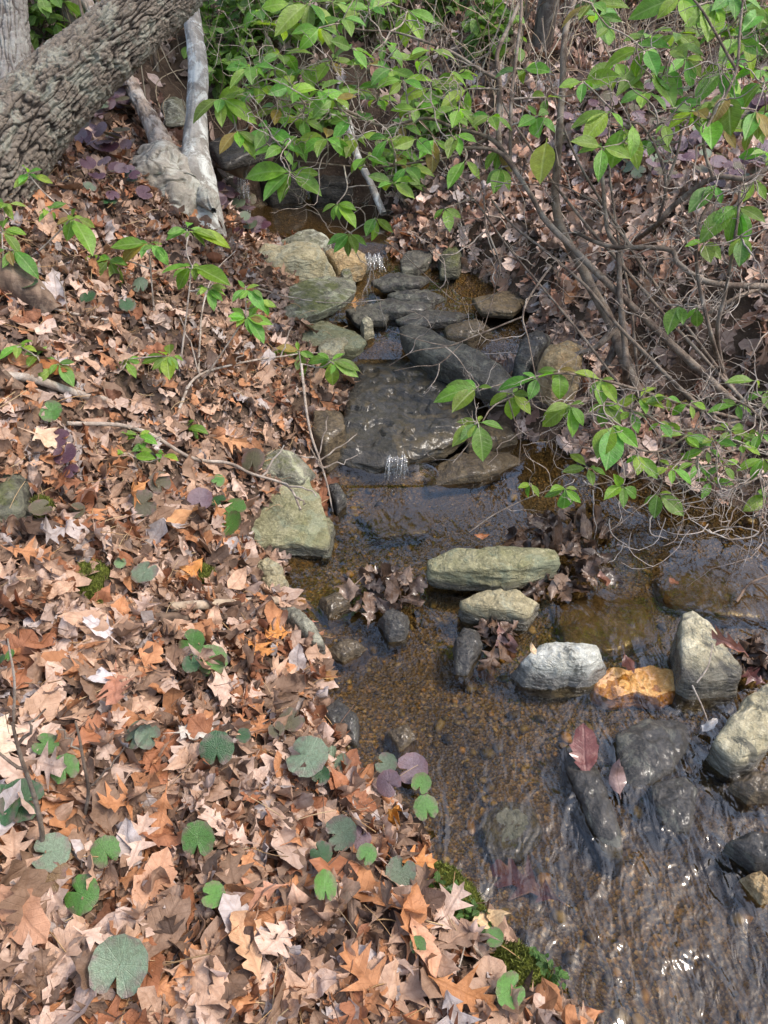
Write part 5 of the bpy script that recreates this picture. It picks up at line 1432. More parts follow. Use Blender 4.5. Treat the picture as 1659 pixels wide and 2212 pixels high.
# --- seedlings on the left bank: (stem foot, [(whorl u, v, [leaf tips])])
SEED = [
    ('young evergreen seedling with three leaf tiers in the left bank litter', (385, 830), [(415, 574, [(425, 600, 1.4), (374, 625, 1.3), (345, 586), (496, 607, 1.1), (440, 570), (380, 570)]), (410, 500, [(345, 502), (475, 495), (450, 529), (510, 517), (400, 512)]), (450, 624, [(480, 645), (425, 630), (465, 664), (490, 625)])]),
    ('young evergreen seedling with long drooping leaves above the bare soil', (335, 690), [(322, 526, [(368, 562, 1.2), (240, 549, 1.0), (234, 526, .9), (290, 520), (345, 520), (300, 545)]), (236, 560, [(187, 616, 1.3), (165, 570), (262, 620, 1.1), (205, 565), (270, 570)])]),
    ('bushy little seedling close to the mossy slab', (425, 840), [(530, 684, [(578, 734, 1.1), (495, 680), (510, 705), (590, 700), (545, 720), (500, 660)]), (530, 624, [(576, 664, 1.2), (515, 604), (560, 615), (500, 640)]), (560, 650, [(590, 680), (540, 670), (600, 655)])]),
    ('spreading seedling with broad leaves at the far left', (120, 835), [(78, 769, [(50, 836, 1.3), (15, 800), (115, 799, 1.1), (30, 749), (100, 745)]), (125, 785, [(161, 826, 1.2), (105, 800), (160, 780)]), (40, 745, [(10, 760), (70, 735), (35, 770)])]),
    ('low seedling with leaves spread flat beside the far-left one', (285, 860), [(220, 800, [(159, 841, 1.1), (219, 851, 1.4), (262, 815), (200, 780), (250, 790)]), (278, 775, [(272, 812, 1.4), (255, 790), (300, 770)]), (360, 768, [(366, 817, 1.5), (340, 800), (300, 780), (385, 790), (345, 755)])]),
    ('seedling with a drooping whorl left of the wet slab', (665, 880), [(645, 759, [(655, 816, 1.4), (564, 785, 1.0), (600, 745), (680, 770), (640, 735)]), (715, 779, [(720, 836, 1.7), (777, 811, 1.2), (784, 790, .9), (655, 770), (745, 762), (690, 760)])]),
    ('seedling with pale stems at the leaning trunk foot', (60, 560), [(155, 470, [(145, 515, 1.3), (205, 536, 1.1), (120, 480), (185, 470), (160, 450)]), (60, 375, [(40, 395), (90, 385), (55, 350), (85, 360)]), (110, 455, [(80, 470), (130, 480), (105, 440)])]),
    ('seedling with large leaves cut off by the left side', (10, 640), [(5, 500, [(50, 540, 1.3), (40, 505), (-20, 545), (15, 470)]), (30, 540, [(45, 575, 1.2), (75, 580), (5, 575), (60, 555)]), (5, 440, [(25, 445), (30, 470), (-20, 460)])]),
    ('small creeping sprig low in the leaves above the big tan-green rock', (330, 1010), [(290, 985, [(270, 1010, 1.0), (315, 975, .8), (330, 985, .8)]), (350, 985, [(380, 978, .9), (335, 1000)]), (300, 940, [(262, 930, .8), (335, 950, .9), (325, 930)])]),
    ('tiny sprig with pale flat leaves below the drooping whorl', (440, 940), [(400, 925, [(445, 918, 1.3), (360, 915), (415, 905)]), (335, 865, [(310, 880), (365, 855, 1.1), (340, 850)])]),
]
for lab, (bu, bv), tiers in SEED:
    g0, t0 = G(bu, bv)
    s = Shrub('evergreen_seedling', lab, g0, 'seedling', 'evergreen seedlings on the left bank', 'bark_twig')
    hu, hv = tiers[0][0], tiers[0][1]
    gt = G(hu, hv)[1]
    tt_ = t0 - .05
    s.branch([P(bu, bv, t0 + .02), P((bu * 2 + hu) / 3, (bv * 2 + hv) / 3 + 5, t0 - .01), P(hu, hv, tt_)], .006, .003, .01, name='stem')
    for u, v, tips in tiers:
        tz = tt_ + rng.uniform(-.04, .04)
        s.whorl(u, v, tz, tips)
        s.whorl(u + rng.uniform(-14, 14), v + rng.uniform(-8, 10), tz, None, n=3, L=.07, w=1.1)
    s.done()

# ------------------------------------------------------------------ round-leaved evergreen plants
def round_leaf(seed, cup=.12, wav=.05):
    r = np.random.default_rng(seed)
    n = 34
    th = np.linspace(0, 2 * math.pi, n)
    da = np.minimum(th, 2 * math.pi - th)
    notch = 1 - .66 * np.exp(-(da / math.radians(9)) ** 2) + .10 * np.exp(-((da - math.radians(38)) / math.radians(22)) ** 2)
    rings = [.02, .4, .75, 1.0]
    V = []
    for q in rings:
        rr = q * (1 + (notch - 1) * q) * (1 + .018 * np.sign(np.sin(th * 11)) * (q == 1)) * (1 + .012 * r.normal(size=n) * (q == 1))
        x = -rr * np.cos(th) * .98; y = rr * np.sin(th)
        z = cup * q ** 2 + wav * np.sin(3 * th + seed) * q ** 2
        V.append(np.c_[x, y, z])
    V = np.vstack(V)
    V[:, 0] += .35
    i, j = np.meshgrid(np.arange(len(rings) - 1), np.arange(n - 1), indexing='ij')
    F = np.stack([i * n + j, i * n + j + 1, (i + 1) * n + j + 1, (i + 1) * n + j], -1).reshape(-1, 4)[:, ::-1]
    luv = np.c_[(V[:, 0] - .35), V[:, 1], np.full(len(V), r.uniform(0, 9))]
    return V, F, luv
ROUND = []
for q in range(6):
    V, F, L = round_leaf(400 + q, rng.uniform(-.12, .22), rng.uniform(.015, .05))
    if V is not None:
        nrm_up = np.cross(V[F[10][1]] - V[F[10][0]], V[F[10][2]] - V[F[10][0]])[2]
        if nrm_up < 0: F = F[:, ::-1]
    ROUND.append(mesh('leaf', V, F, M['leaf_round'], True, {'luv': ('FLOAT_VECTOR', L)}))
RC = {'green': (.080, .19, .035), 'dark green': (.030, .090, .025), 'grey-green': (.135, .185, .115), 'purple-grey': (.165, .115, .135), 'purple': (.085, .036, .055), 'red-green': (.20, .12, .05), 'pale green': (.16, .27, .11), 'bronze': (.085, .075, .035)}
def put_round(parent, base, p, n0, ang, r, col, stalk=True):
    o = link('leaf', ROUND[rng.integers(len(ROUND))], parent, color=col)
    Rm = basis(n0, ang, 0)
    q = p - base
    o.matrix_local = Matrix(((Rm[0, 0] * r, Rm[0, 1] * r, Rm[0, 2] * r, q[0]), (Rm[1, 0] * r, Rm[1, 1] * r, Rm[1, 2] * r, q[1]), (Rm[2, 0] * r, Rm[2, 1] * r, Rm[2, 2] * r, q[2]), (0, 0, 0, 1)))
    if stalk:
        a = p + Rm @ np.array([.1 * r, 0, -.03 * r])
        pts_ = catmull([a, (a + base) / 2 + rng.normal(size=3) * .008, base], 7)
        mb = MB(); mb.tube(pts_, np.linspace(.0013, .0018, 7), 5, (.20, .10, .06))
        part('stalk', mb.mesh('stalk', M['col']), parent)
def rl(label, u, v, rpx, cname, tilt=(0, -.45), lift=.062, leaves=None, cat='plant', name='round_leaf_plant'):
    g, t = G(u, v)
    r = rpx / FPX * t
    base = np.array([g[0] + rng.uniform(-.02, .02), g[1] + rng.uniform(0, .03), g[2] - .01])
    base[2] = float(H(base[0], base[1])) - .01
    o = empty(name, base, label, cat, 'round-leaved evergreen plants on the left bank')
    for (du, dv, rp, cn) in [(0, 0, rpx, cname)] + (leaves or []):
        gg, t2 = G(u + du, v + dv)
        c = np.array(RC[cn]) * rng.uniform(.85, 1.2)
        lf = lift * rng.uniform(.8, 1.3)
        put_round(o, base, gg + [0, 0, lf] - ray(u, v) * .0, np.array([tilt[0] + rng.normal() * .2, tilt[1] + rng.normal() * .2, 1.0]), rng.uniform(0, 6.28), rp / FPX * t2 * .98, c)
    return o
rl('large green heart-shaped leaf lowest on the leafy bank', 272, 2150, 62, 'grey-green')
rl('small green notched leaf beside a pine needle in the near litter', 440, 1872, 37, 'green')
rl('narrow green leaf left of the tan reddish-veined oak leaf', 463, 1975, 27, 'green', (.7, -.5))
rl('green folded leaf poking up behind crumpled leaves near the bank moss', 705, 1972, 32, 'green', (.8, -.4))
rl('cluster of red-flushed and yellowing round leaves in the near litter', 182, 1962, 40, 'green', leaves=[(-47, -25, 33, 'red-green'), (-25, -60, 25, 'red-green')])
rl('pair of dark green round leaves either side of the thin upright stem', 85, 1780, 45, 'dark green', leaves=[(-65, 20, 46, 'dark green')])
rl('grey-green and green round leaves below the thin upright stem', 118, 1885, 40, 'grey-green', leaves=[(128, 0, 32, 'green')])
rl('bright green pair of round leaves behind the thin upright stems', 160, 1712, 31, 'green', leaves=[(-52, -66, 27, 'green')])
rl('pale grey-green pair of leaves left of the whitish speckled leaf', 300, 1632, 33, 'grey-green', leaves=[(42, 12, 28, 'grey-green')])
rl('dark green round leaf right of the whitish speckled leaf', 478, 1678, 37, 'dark green', (.3, -.7))
rl('two large shiny grey-green leaves nearest the stream edge', 655, 1675, 46, 'grey-green', leaves=[(70, -5, 36, 'grey-green'), (40, 50, 20, 'dark green')])
rl('purple-grey leaf trio leaning over the stream edge', 880, 1690, 34, 'purple-grey', leaves=[(-35, 48, 29, 'purple-grey'), (26, 35, 22, 'green'), (-52, -10, 24, 'grey-green')])
rl('green round leaf hanging at the water below the purple-grey trio', 920, 1793, 27, 'green')
rl('greyish round leaves half under a pinkish oak leaf', 730, 1845, 36, 'grey-green', leaves=[(50, -5, 28, 'purple-grey'), (-38, 35, 24, 'dark green'), (60, 50, 22, 'green')])
rl('dark green leaf behind the orange oak leaf on the moss', 868, 1915, 33, 'grey-green')
rl('pale green leaf standing on the bank moss', 982, 1955, 21, 'pale green')
rl('tiny bright green leaf lying on the broad pinkish leaf', 902, 2082, 18, 'green')
rl('green leaf lying at the second mossy mound', 1055, 2062, 20, 'green')
rl('green leaf standing at the bottom bank edge beside a grey twig', 1098, 2175, 36, 'green', (.5, -.7))
rl('purple-grey round leaf left of the big tan-green rock', 438, 1122, 28, 'purple-grey')
rl('green leaf cluster against the left side of the big tan-green rock', 512, 1135, 29, 'green', leaves=[(-12, 36, 29, 'green'), (-30, -5, 18, 'dark green')])
rl('brownish-green upright leaf in the litter left of the purple-grey leaf', 328, 1130, 30, 'bronze', (.3, -.9), leaves=[(30, -35, 24, 'bronze')])
rl('blue-green heart-shaped leaf right of the moss mound', 330, 1278, 29, 'grey-green', leaves=[(-60, -30, 13, 'pale green')])
rl('green double leaf in the litter above the curled reddish oak leaves', 415, 1420, 30, 'green', leaves=[(38, 42, 35, 'green'), (10, 60, 20, 'dark green')])
rl('bronze round leaf held over the big tan-green rock', 552, 1065, 27, 'bronze', lift=.09)
rl('small green leaf at the upper corner of the big tan-green rock', 475, 1080, 14, 'green')
rl('flat green scalloped leaf alone on the bare soil', 118, 931, 25, 'green')
rl('deep purple pair of leaves below the flat scalloped leaf', 150, 998, 22, 'purple', leaves=[(5, 28, 26, 'purple')])
rl('dull purple leaf in the litter below the deep purple pair', 170, 1068, 18, 'purple')
rl('bronze leaf lying flat above the moss mound', 112, 1147, 24, 'bronze', leaves=[(60, -8, 18, 'bronze')])
rl('small green leaf low beside the thin reddish stem', 40, 1472, 14, 'green', leaves=[(-18, -5, 12, 'dark green')])
rl('grey-green leaf pair under the three-tiered seedling', 310, 660, 18, 'grey-green', leaves=[(-28, 38, 18, 'dark green')])
rl('dark green leaf pair near the rotten log', 200, 681, 18, 'dark green', leaves=[(-130, -20, 20, 'dark green')])
rl('bronze-green leaf trio uphill of the stream edge stone', 640, 1590, 27, 'bronze', leaves=[(-40, 20, 18, 'bronze'), (-110, 45, 16, 'dark green')])

# purple carpets under the trees: each clump is a plant with its leaves
def clump(label, cu, cv, ru, rv, n, rpx, cols, group):
    g, t = G(cu, cv)
    o = empty('round_leaf_clump', g, label, 'plant', group)
    for k in range(n):
        a, q = rng.uniform(0, 6.28), math.sqrt(rng.random())
        u, v = cu + ru * q * math.cos(a), cv + rv * q * math.sin(a)
        gg, t2 = G(u, v)
        put_round(o, g, gg + [0, 0, rng.uniform(.05, .12)], np.array([rng.normal() * .3, -.35 + rng.normal() * .3, 1.0]), rng.uniform(0, 6.28), rpx * rng.uniform(.75, 1.2) / FPX * t2, np.array(RC[cols[rng.integers(len(cols))]]) * rng.uniform(.8, 1.2), stalk=False)
pg = ['purple-grey', 'purple', 'purple-grey', 'grey-green', 'bronze']
gp = ['dark green', 'grey-green', 'purple', 'purple-grey']
for lab, cu, cv, ru, rv, n in [('purplish clump in the shade right under the leaning trunk', 190, 290, 60, 35, 16), ('purplish clump between the leaning trunk and the dead stem', 260, 250, 60, 35, 18), ('purplish clump left of the gnarled tree base', 235, 335, 60, 40, 16)]:
    clump(lab, cu, cv, ru, rv, n, 17, pg, 'purple round-leaved clumps left of the forked tree')
for lab, cu, cv, ru, rv, n in [('mixed green and purple clump at the foot of the gnarled tree base', 345, 430, 60, 26, 16), ('purple clump between the gnarled base and the pool', 490, 470, 60, 32, 15), ('pale purple clump above the rounded boulder', 540, 525, 35, 18, 8), ('sparse green and purple clump in the litter below the leaning trunk', 240, 430, 60, 45, 10)]:
    clump(lab, cu, cv, ru, rv, n, 15, gp if 'green' in lab else pg, 'mixed round-leaved clumps by the upper pool')
rg = [(1320, 250), (1400, 300), (1470, 260), (1540, 330), (1610, 280), (1350, 370), (1450, 390), (1560, 410), (1640, 400), (1480, 330), (1380, 220), (1250, 330)]
RGL = ['behind the tall dark stem', 'centred behind the big spotted leaves', 'uphill of the bent right-hand limb', 'below the shiny wide leaf at the right', 'highest at the right margin', 'just above the dark forked limb', 'below the pair of hanging spotted leaves', 'between the bright leaf cluster and the forked limb', 'at the right margin beside the bright leaf cluster', 'in the middle of the purple carpet', 'at the uphill edge of the purple carpet', 'nearest the yellow leaf']
for k, (cu, cv) in enumerate(rg):
    clump('low purplish round-leaved clump ' + RGL[k], cu, cv, 62, 38, 13, 15, pg, 'purple clumps carpeting the right bank')

# ------------------------------------------------------------------ moss mounds
def moss(label, pix, h, group=None):
    q = np.array([G(u, v)[0] for u, v in pix])
    c = q.mean(0)
    n = 54
    th = np.linspace(0, 2 * math.pi, n, endpoint=False)
    ang = np.arctan2(q[:, 1] - c[1], q[:, 0] - c[0]); rad = np.hypot(q[:, 0] - c[0], q[:, 1] - c[1])
    o_ = np.argsort(ang)
    r = np.interp(th, np.r_[ang[o_] - 2 * math.pi, ang[o_], ang[o_] + 2 * math.pi], np.r_[rad[o_]] .tolist() * 3)
    r = np.interp(np.mod(th + math.pi, 2 * math.pi) - math.pi, np.r_[ang[o_] - 2 * math.pi, ang[o_], ang[o_] + 2 * math.pi], np.tile(rad[o_], 3))
    V = []
    R = 16
    for k in range(R):
        s = (k + .2) / (R - .8)
        x = c[0] + np.cos(th) * r * s; y = c[1] + np.sin(th) * r * s
        z = H(x, y) + h * (1 - s ** 2.2) - .006 * (k == R - 1)
        V.append(np.c_[x, y, z])
    V = np.vstack(V)
    V[:, 2] += .012 * fbm(V, 25, 3) + .005 * np.abs(perlin(V * 95))
    i = np.arange(R - 1)[:, None]; j = np.arange(n)[None, :]; jn = (j + 1) % n
    F = np.stack([i * n + j + 0 * jn, (i + 1) * n + j + 0 * jn, (i + 1) * n + jn, i * n + jn], -1).reshape(-1, 4)
    o = empty('moss_mound', c, label, 'moss', group)
    part('cushion', mesh('cushion', V, F, M['moss']), o)
    mb = MB()
    for k in range(1500):
        s = math.sqrt(rng.random()); a = rng.integers(n)
        x = c[0] + math.cos(th[a]) * r[a] * s; y = c[1] + math.sin(th[a]) * r[a] * s
        p = np.array([x, y, float(H(x, y)) + h * (1 - s ** 2.2)])
        d = norm(rng.normal(size=3) * .5 + [0, 0, 1]) * rng.uniform(.006, .014)
        w = norm(np.cross(d, rng.normal(size=3))) * .0013
        cc = np.array([.13, .15, .025]) * rng.uniform(.5, 1.7)
        mb.add(np.array([p - w, p + w, p + d + w * .3, p + d - w * .3]), np.array([[0, 1, 2, 3]]), cc)
    f = part('moss_tips', mb.mesh('moss_tips', M['col']), o)
    f['kind'] = 'stuff'
for lab, (q, hh) in zip(['green moss mound in the open leaf litter', 'bright mossy bank edge below the orange oak leaves', 'rounded mossy bank edge nearest the bottom of the stream', 'small moss patch by the mossy stone at far left', 'dark moss patch above the orange lobed oak leaf'], MOSSP):
    moss(lab, q, hh)
mb = MB()
V0, F0, L0 = leaf_arrays('plain', 0, -.4, 0, .02, .2, 77, (-1, 0, 1))
for k in range(110):
    a_, b_ = rng.random(), rng.normal() * 14
    u, v = (930 + 120 * a_ + b_, 1935 + 90 * a_ + rng.normal() * 14) if k % 3 else (1150 + 60 * a_ + b_ * .5, 2085 + 60 * a_)
    p = G(u, v)[0] + [0, 0, rng.uniform(.03, .065)]
    mb.add(V0 * rng.uniform(.010, .02) * [1, 1.6, 1] @ basis(rng.normal(size=3) * .4 + [0, -.3, 1], rng.uniform(0, 6.28), 0).T + p, F0, np.array([.07, .16, .025]) * rng.uniform(.6, 1.3), L0)
link('creeping_plants', mb.mesh('creeping_plants', M['leaf_green_att']), kind='stuff', label='tiny bright green creeping leaves along the mossy bank edge')

# ------------------------------------------------------------------ thin stems, twigs and needles on the left bank
def stem(label, pl, r, m='bark_shrub', name='woody_sprout', cat='sprout', twigs=(), group=None):
    p = wiggle(catmull(pl, 26), .006, 7, len(label))
    o = empty(name, np.array(pl[0]), label, cat, group)
    V, F = tube(p, np.linspace(r, r * .5, 26), 8)
    part('stem', mesh('stem', V, F, M[m]), o)
    for (i, d, L) in twigs:
        q = p[int(i * 25)]
        d = norm(np.array(d)); n = 8
        c = np.array([q + d * L * k / 7 + rng.normal(size=3) * .004 * (k > 0) for k in range(n)])
        V, F = tube(c, np.linspace(r * .6, r * .3, n), 6)
        part('twig', mesh('twig', V, F, M[m]), o)
gp_ = lambda u, v, dz=.0: G(u, v)[0] + np.array([0, 0, dz])
a = G(95, 1862)
stem('thin dark upright stem rising between the dark green round leaves', [a[0], P(80, 1740, a[1] - .10), P(48, 1640, a[1] - .16), P(30, 1560, a[1] - .2)], .0055, twigs=[(.6, (-1, .2, .9), .10), (.8, (.7, .3, .8), .08)])
a = G(185, 1780)
stem('thin dark forked stem right of the upright stem', [a[0], P(190, 1700, a[1] - .08), P(175, 1610, a[1] - .14), P(160, 1560, a[1] - .17)], .0042, twigs=[(.35, (.9, .3, .9), .13), (.6, (-.5, .2, 1), .07)])
a = G(35, 1590)
stem('thin reddish stem at the left margin of the litter', [a[0], P(28, 1470, a[1] - .08), P(18, 1380, a[1] - .12)], .0035, 'bark_twig')
twl = [('pale curved branch arching from the litter over the big tan-green rock', [gp_(150, 935, .03), gp_(300, 960, .05), gp_(420, 1020, .05), gp_(500, 1040, .07), PZ(540, 1022, .25), PZ(620, 1050, .2), PZ(650, 1100, .18)], .007, [(.75, (.5, .5, .5), .12), (.8, (.6, -.4, .05), .15), (.93, (.4, -.4, 0), .05)]),
       ('pale fork of dead twigs left of the wet slab', [gp_(655, 850, .12), PZ(668, 920, .24), PZ(690, 990, .17), PZ(705, 1040, .1), PZ(720, 1110, .0)], .0055, [(.5, (.3, .5, 1), .14), (.55, (.9, .4, .5), .16), (.55, (-.9, .2, .2), .16), (.62, (.9, .1, .3), .13), (.6, (-.5, .3, .8), .1)]),
       ('long pale dead branch lying across the litter toward the wet slab', [gp_(390, 900, .03), gp_(430, 850, .05), gp_(520, 815, .05), gp_(640, 800, .06), gp_(720, 790, .06)], .005, [(.3, (-.3, .4, 1), .2), (.5, (.6, .5, .6), .1), (.7, (.4, .6, .9), .12)]),
       ('thin grey branch rising through the seedlings', [gp_(430, 845, .02), gp_(445, 740, .1), gp_(470, 690, .16), gp_(520, 650, .2)], .004, [(.5, (.5, .2, .9), .1)]),
       ('grey twig lying along the bottom bank edge', [gp_(1000, 2040, .03), gp_(1060, 2110, .04), gp_(1110, 2170, .04), gp_(1140, 2215, .03)], .004, [(.6, (-.8, -.2, .2), .05), (.85, (.4, -.5, .2), .08)]),
       ('pale straw-like twig bending over the bottom bank edge', [gp_(985, 2120, .02), gp_(1010, 2040, .06), gp_(1045, 1990, .04)], .002, []),
       ('slender twig reaching from the mossy slab over the water', [gp_(560, 655, .06), PZ(640, 645, .40), PZ(720, 655, .38), PZ(830, 648, .36)], .003, [(.6, (.5, .3, .5), .08)]),
       ('dead pale twig on the leaves below the three-tiered seedling', [gp_(120, 690, .03), gp_(200, 705, .03), gp_(265, 712, .02)], .005, [(.2, (-.1, .3, 1), .13)]),
       ('thin white twig leaning on the wedge rock', [PZ(1505, 1475, .09), PZ(1530, 1440, .12), PZ(1540, 1390, .15)], .0022, []),
       ('reddish twig standing in the water between the cream rocks', [PZ(1495, 1480, .06), PZ(1520, 1530, .03), PZ(1535, 1580, .02)], .0022, []),
       ('dark forked stick lying on bedrock at the right', [PZ(1590, 1300, .01), PZ(1620, 1260, .03), PZ(1680, 1235, .05)], .005, [(.5, (.8, -.1, .1), .08)])]
for lab, pl, r, tw in twl:
    stem(lab, pl, r, 'wood_rot' if 'dark' in lab else 'bark_twig', 'dead_twig', 'twig', tw)
mb = MB()
for k in range(1900):
    u, v = rng.uniform(-40, 1100), rng.uniform(700, 2212)
    x, y = rng.uniform(-1.5, .6), rng.uniform(.3, 3.4)
    if DS(x, y) < .0: continue
    a = rng.uniform(0, 6.28); L = rng.uniform(.03, .11)
    d = np.array([math.cos(a), math.sin(a), rng.normal() * .3]) * L
    p = np.array([x, y, float(H(x, y)) + rng.uniform(.015, .055)])
    c = np.array([(.42, .26, .12), (.30, .19, .11), (.16, .10, .07), (.5, .36, .2)][rng.integers(4)])
    mb.tube(catmull([p, p + d * .5 + [0, 0, rng.normal() * .008], p + d], 4), rng.uniform(.0006, .0016), 3, c)
link('leaf_debris', mb.mesh('leaf_debris', M['col']), kind='stuff', label='loose pine needles and tiny twigs scattered over the litter')

# ------------------------------------------------------------------ hanging roots and tangle on the right bank
mb = MB()
for k in range(230):
    u, v = rng.uniform(1000, 1680), rng.uniform(480, 1130)
    p, t = G(u, v)
    if DS(p[0], p[1]) < .0: continue
    d = norm(rng.normal(size=3) * [1, 1, .6] + [-.1, -.2, .25])
    L = rng.uniform(.12, .5)
    n = 9
    q = [p + [0, 0, .01]]
    for i in range(n):
        d = norm(d + rng.normal(size=3) * .28 + [0, 0, -.04])
        q.append(q[-1] + d * L / n)
    mb.tube(np.array(q), np.linspace(1, .2, n + 1) * rng.uniform(.001, .0045), 4, np.array([(.20, .15, .12), (.32, .26, .21), (.11, .075, .055), (.42, .36, .30)][rng.integers(4)]) * rng.uniform(.8, 1.2))
link('twig_tangle', mb.mesh('twig_tangle', M['col']), kind='stuff', label='tangle of dead twigs and roots along the right bank')
mb = MB()
for k in range(260):
    u, v = rng.uniform(1230, 1660), rng.uniform(1040, 1230)
    p = PZ(u, v - 40, rng.uniform(.05, .25))
    d = norm(np.array([rng.normal() * .5, -.5 + rng.normal() * .4, -.7]))
    if k > 45: break
    L = rng.uniform(.1, .3); n = 9; q = [p]
    for i in range(n):
        d = norm(d + rng.normal(size=3) * .3 + [0, 0, -.02]); q.append(q[-1] + d * L / n)
    mb.tube(np.array(q), np.linspace(1, .4, n + 1) * rng.uniform(.0012, .0028), 4, np.array([(.28, .22, .18), (.44, .38, .33)][rng.integers(2)]))
link('twig_tangle', mb.mesh('twig_tangle', M['col']), kind='stuff', label='bare crooked twig ends hanging down to the water')

# ------------------------------------------------------------------ background undergrowth
mb = MB()
for k in range(4300):
    x, y = rng.uniform(-3.2, 3.4), rng.uniform(4.3, 8)
    if DS(x, y) < .05: continue
    if x < .4 and rng.random() < .45: continue
    p = np.array([x, y, float(H(x, y))])
    L = rng.uniform(.2, .95)
    d = norm(rng.normal(size=3) * [.55, .55, .2] + [0, 0, .9])
    n = 7; q = [p]
    for i in range(n):
        d = norm(d + rng.normal(size=3) * .2 + [0, 0, -.03]); q.append(q[-1] + d * L / n)
    mb.tube(np.array(q), np.linspace(1, .4, n + 1) * rng.uniform(.0015, .0045), 3, np.array([(.42, .34, .23), (.30, .22, .15), (.54, .47, .35), (.16, .115, .08)][rng.integers(4)]) * rng.uniform(.8, 1.2))
for k in range(420):
    x, y = rng.uniform(-2.6, 3.4), rng.uniform(4.4, 8)
    if DS(x, y) < .1: continue
    p = np.array([x, y, float(H(x, y))])
    L = rng.uniform(.8, 1.9)
    d = np.array([rng.normal() * .18, rng.normal() * .18, 1.0])
    q = wiggle(catmull([p, p + d * L * .5 + rng.normal(size=3) * .04, p + d * L], 12), .03, 3, k)
    mb.tube(q, np.linspace(1, .5, 12) * rng.uniform(.002, .006), 5, np.array([(.42, .34, .23), (.50, .44, .32), (.30, .23, .17), (.56, .52, .42)][rng.integers(4)]) * rng.uniform(.8, 1.15))
link('undergrowth', mb.mesh('undergrowth', M['col']), kind='stuff', label='thicket of dead canes and stalks on the hillside')

BUSH = [(480, 110, .36, 'light green bush right behind the pale forked tree'), (545, 60, .34, 'light green bush right of the pale stem top'), (500, 190, .24, 'small green bush low behind the pale stem'), (620, 70, .3, 'green bush beyond the leaning sapling, left side'), (800, 60, .35, 'green bush beyond the leaning sapling, right side'),
        (90, 60, .3, 'thin green bush between the two big trunks'), (150, 20, .28, 'yellowish bush above the leaning trunk'), (950, 40, .3, 'green bush behind the upright dark stem'), (1060, 100, .26, 'small green bush among grey stems'), (1330, 20, .35, 'dark green bush at the top of the right hillside'),
        (1560, 60, .35, 'dark green bush behind the big spotted leaves'), (880, 380, .16, 'low green sprouts on the bank right of the upper pool'), (950, 270, .16, 'low green sprouts higher on that bank'), (690, 270, .2, 'green sprouts behind the upper pool'), (300, 60, .25, 'green bush behind the dead stem'), (1650, 120, .3, 'green bush at the margin of the right hillside')]
for k, (u, v, R, lab) in enumerate(BUSH):
    g, t = G(u, v + 25)
    o = empty('green_bush', g, lab, 'bush', 'green bushes behind the stream')
    sm, fm = MB(), MB()
    V0, F0, L0 = leaf_arrays('laurel', 0, -.6, 0, .02, .2, 500 + k, (-1, 0, 1))
    for q in range(9):
        d = norm(rng.normal(size=3) * [.6, .6, .1] + [0, 0, .9])
        e = g + d * R * rng.uniform(.8, 1.5)
        pp = wiggle(catmull([g + rng.normal(size=3) * .02 * [1, 1, 0], (g + e) / 2 + rng.normal(size=3) * .03, e], 9), .02, 5, q + k)
        sm.tube(pp, np.linspace(.005, .002, 9), 5, (.16, .12, .085))
        for w in range(22):
            i = rng.integers(3, 9)
            b = pp[i] + rng.normal(size=3) * R * .15
            Rm = basis(rng.normal(size=3) * .45 + [0, -.2, 1], rng.uniform(0, 6.28), 0)
            L2 = L0.copy(); L2[:, 2] = rng.uniform(0, 30)
            dk = .75 if 'dark' in lab else 1.0
            fm.add(V0 * rng.uniform(.05, .095) * [1, 1.5, 1] @ Rm.T + b, F0, np.array([.17, .31, .055]) * rng.uniform(.6, 1.35) * dk, L2)
    part('stems', sm.mesh('stems', M['col']), o)['kind'] = 'stuff'
    part('foliage', fm.mesh('foliage', M['leaf_green_att']), o)['kind'] = 'stuff'

# slim trunks on the hillside, with bare crowns that the water mirrors
bt_ = [(250, 190, .009, 'thin yellowish cane left of the dead stem', 'wood_tan'), (215, 170, .007, 'thin tan cane beside the yellowish one', 'wood_tan'), (170, 120, .05, 'dark trunk far up the hillside between the two big trunks', 'bark_shrub'), (590, 30, .03, 'dark slim trunk behind the green bushes', 'bark_shrub'),
       (1165, 110, .05, 'grey-brown trunk standing behind the two upright stems', 'bark_grey2'), (1385, 110, .022, 'slim dark trunk leaning on the right hillside', 'bark_shrub'), (1560, 40, .02, 'pale cane standing on the right hillside', 'bark_twig'), (1260, 60, .016, 'pale slim cane right of the upright dark stem', 'bark_twig'),
       (860, 20, .05, 'dark trunk high on the hillside above the stream', 'bark_shrub'), (1480, 10, .06, 'dark broad trunk at the top of the right hillside', 'bark_shrub'), (700, 90, .014, 'thin dark stem behind the leaning sapling', 'bark_shrub'), (340, 150, .012, 'thin brown stem between the dead stem and the pale stem', 'bark_shrub')]
M['bark_grey2'] = mat_bark('bark_grey2', (.20, .17, .145), (.08, .065, .055), (.28, .27, .23), .4, False, 30)
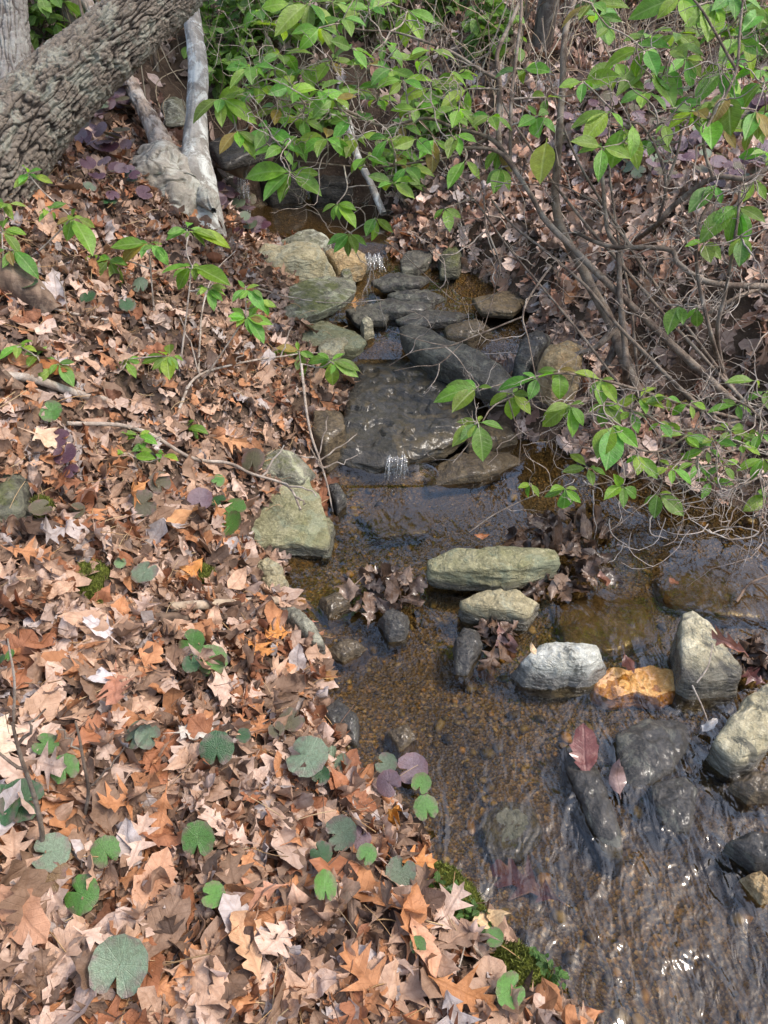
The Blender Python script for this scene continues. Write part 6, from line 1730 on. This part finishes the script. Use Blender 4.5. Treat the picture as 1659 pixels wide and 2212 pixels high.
for k, (u, v, r, lab, m) in enumerate(bt_):
    g, t = G(u, v)
    hh = 9 if r > .025 else rng.uniform(1.6, 3)
    lean = rng.normal(size=2) * .07
    top = g + np.array([lean[0] * hh, lean[1] * hh, hh])
    o = empty('slim_tree' if r > .013 else 'thin_cane', g, lab, 'tree' if r > .013 else 'cane')
    pp = wiggle(catmull([g - [0, 0, .1], g * .6 + top * .4 + np.array([*rng.normal(size=2) * .05, 0]), top], 50), .05 if hh < 5 else .12, 1.2, k)
    V, F = tube(pp, np.linspace(r * 1.15, r * .35, 50), 12)
    part('trunk', mesh('trunk', V, F, M[m]), o)
    if r > .013:
        cm = MB()
        for q in range(26 if hh > 5 else 8):
            i = rng.integers(18 if hh > 5 else 10, 50)
            d = norm(rng.normal(size=3) + [0, 0, .5])
            e = pp[i] + d * hh * rng.uniform(.08, .24)
            cm.tube(wiggle(catmull([pp[i], (pp[i] + e) / 2 + rng.normal(size=3) * .1, e], 10), .1, 1.5, q), np.linspace(r * .4, r * .08, 10), 5, (.15, .12, .10))
        part('crown', cm.mesh('crown', M['col']), o)['kind'] = 'stuff'

# ------------------------------------------------------------------ the two little falls
def fall(label, u0, u1, v, ztop, zbot, n, w, spread):
    mb = MB()
    for k in range(n):
        u = rng.uniform(u0, u1)
        p = PZ(u, v + rng.uniform(-6, 6), ztop)
        e = p + np.array([rng.normal() * spread, -rng.uniform(.015, .05), zbot - ztop])
        q = wiggle(catmull([p + [0, .02, .006], p, p * .5 + e * .5 + [0, -.006, .012], e], 12), .006, 30, k)
        mb.tube(q, w * rng.uniform(.4, 1.2) * (1 + .8 * perlin(q * 90)), 6)
    for k in range(n * 3):
        p = PZ(rng.uniform(u0, u1) + rng.normal() * 12, v, ztop) + np.array([0, -.03 + rng.normal() * .02, (zbot - ztop) * rng.random()])
        s = rng.uniform(.0015, .0032)
        mb.tube(np.array([p - [0, 0, s], p, p + [0, 0, s]]), np.array([.3, 1, .3]) * s, 6)
    nu, nv = 22, 9
    g = []
    for a in range(nv):
        f = a / (nv - 1)
        for b in range(nu):
            q = PZ(u0 - 4 + (u1 - u0 + 8) * b / (nu - 1), v, ztop)
            ragged = 1 - .45 * abs(perlin(np.array([b * .37, ztop * 9, 2.2])))
            g.append(q + [.004 * perlin(np.array([b * .6, f * 3, 1.0])), .02 - (.02 + .03 * f ** .6) + .006 * perlin(np.array([b * .45, f * 2, 5.0])), .006 - (ztop - zbot) * f ** 1.7 * ragged])
    ia, ib = np.meshgrid(np.arange(nv - 1), np.arange(nu - 1), indexing='ij')
    link('water_film', mesh('water_film', np.array(g), np.stack([ia * nu + ib, ia * nu + ib + 1, (ia + 1) * nu + ib + 1, (ia + 1) * nu + ib], -1).reshape(-1, 4), M['film']), kind='structure', label='thin glassy sheet of water sliding over the lip')
    link('water_trickle', mb.mesh('water_trickle', M['fall']), kind='structure', label=label)
fall('thin strands of water dropping from the lip of the wet slab', 838, 876, 990, .09, .012, 9, .0016, .014)
fall('short bright water drop between the stones of the upper stream', 788, 824, 556, .352, .308, 22, .0024, .016)
fall('dark trickle running into the upper pool', 515, 535, 388, .56, .37, 9, .004, .02)
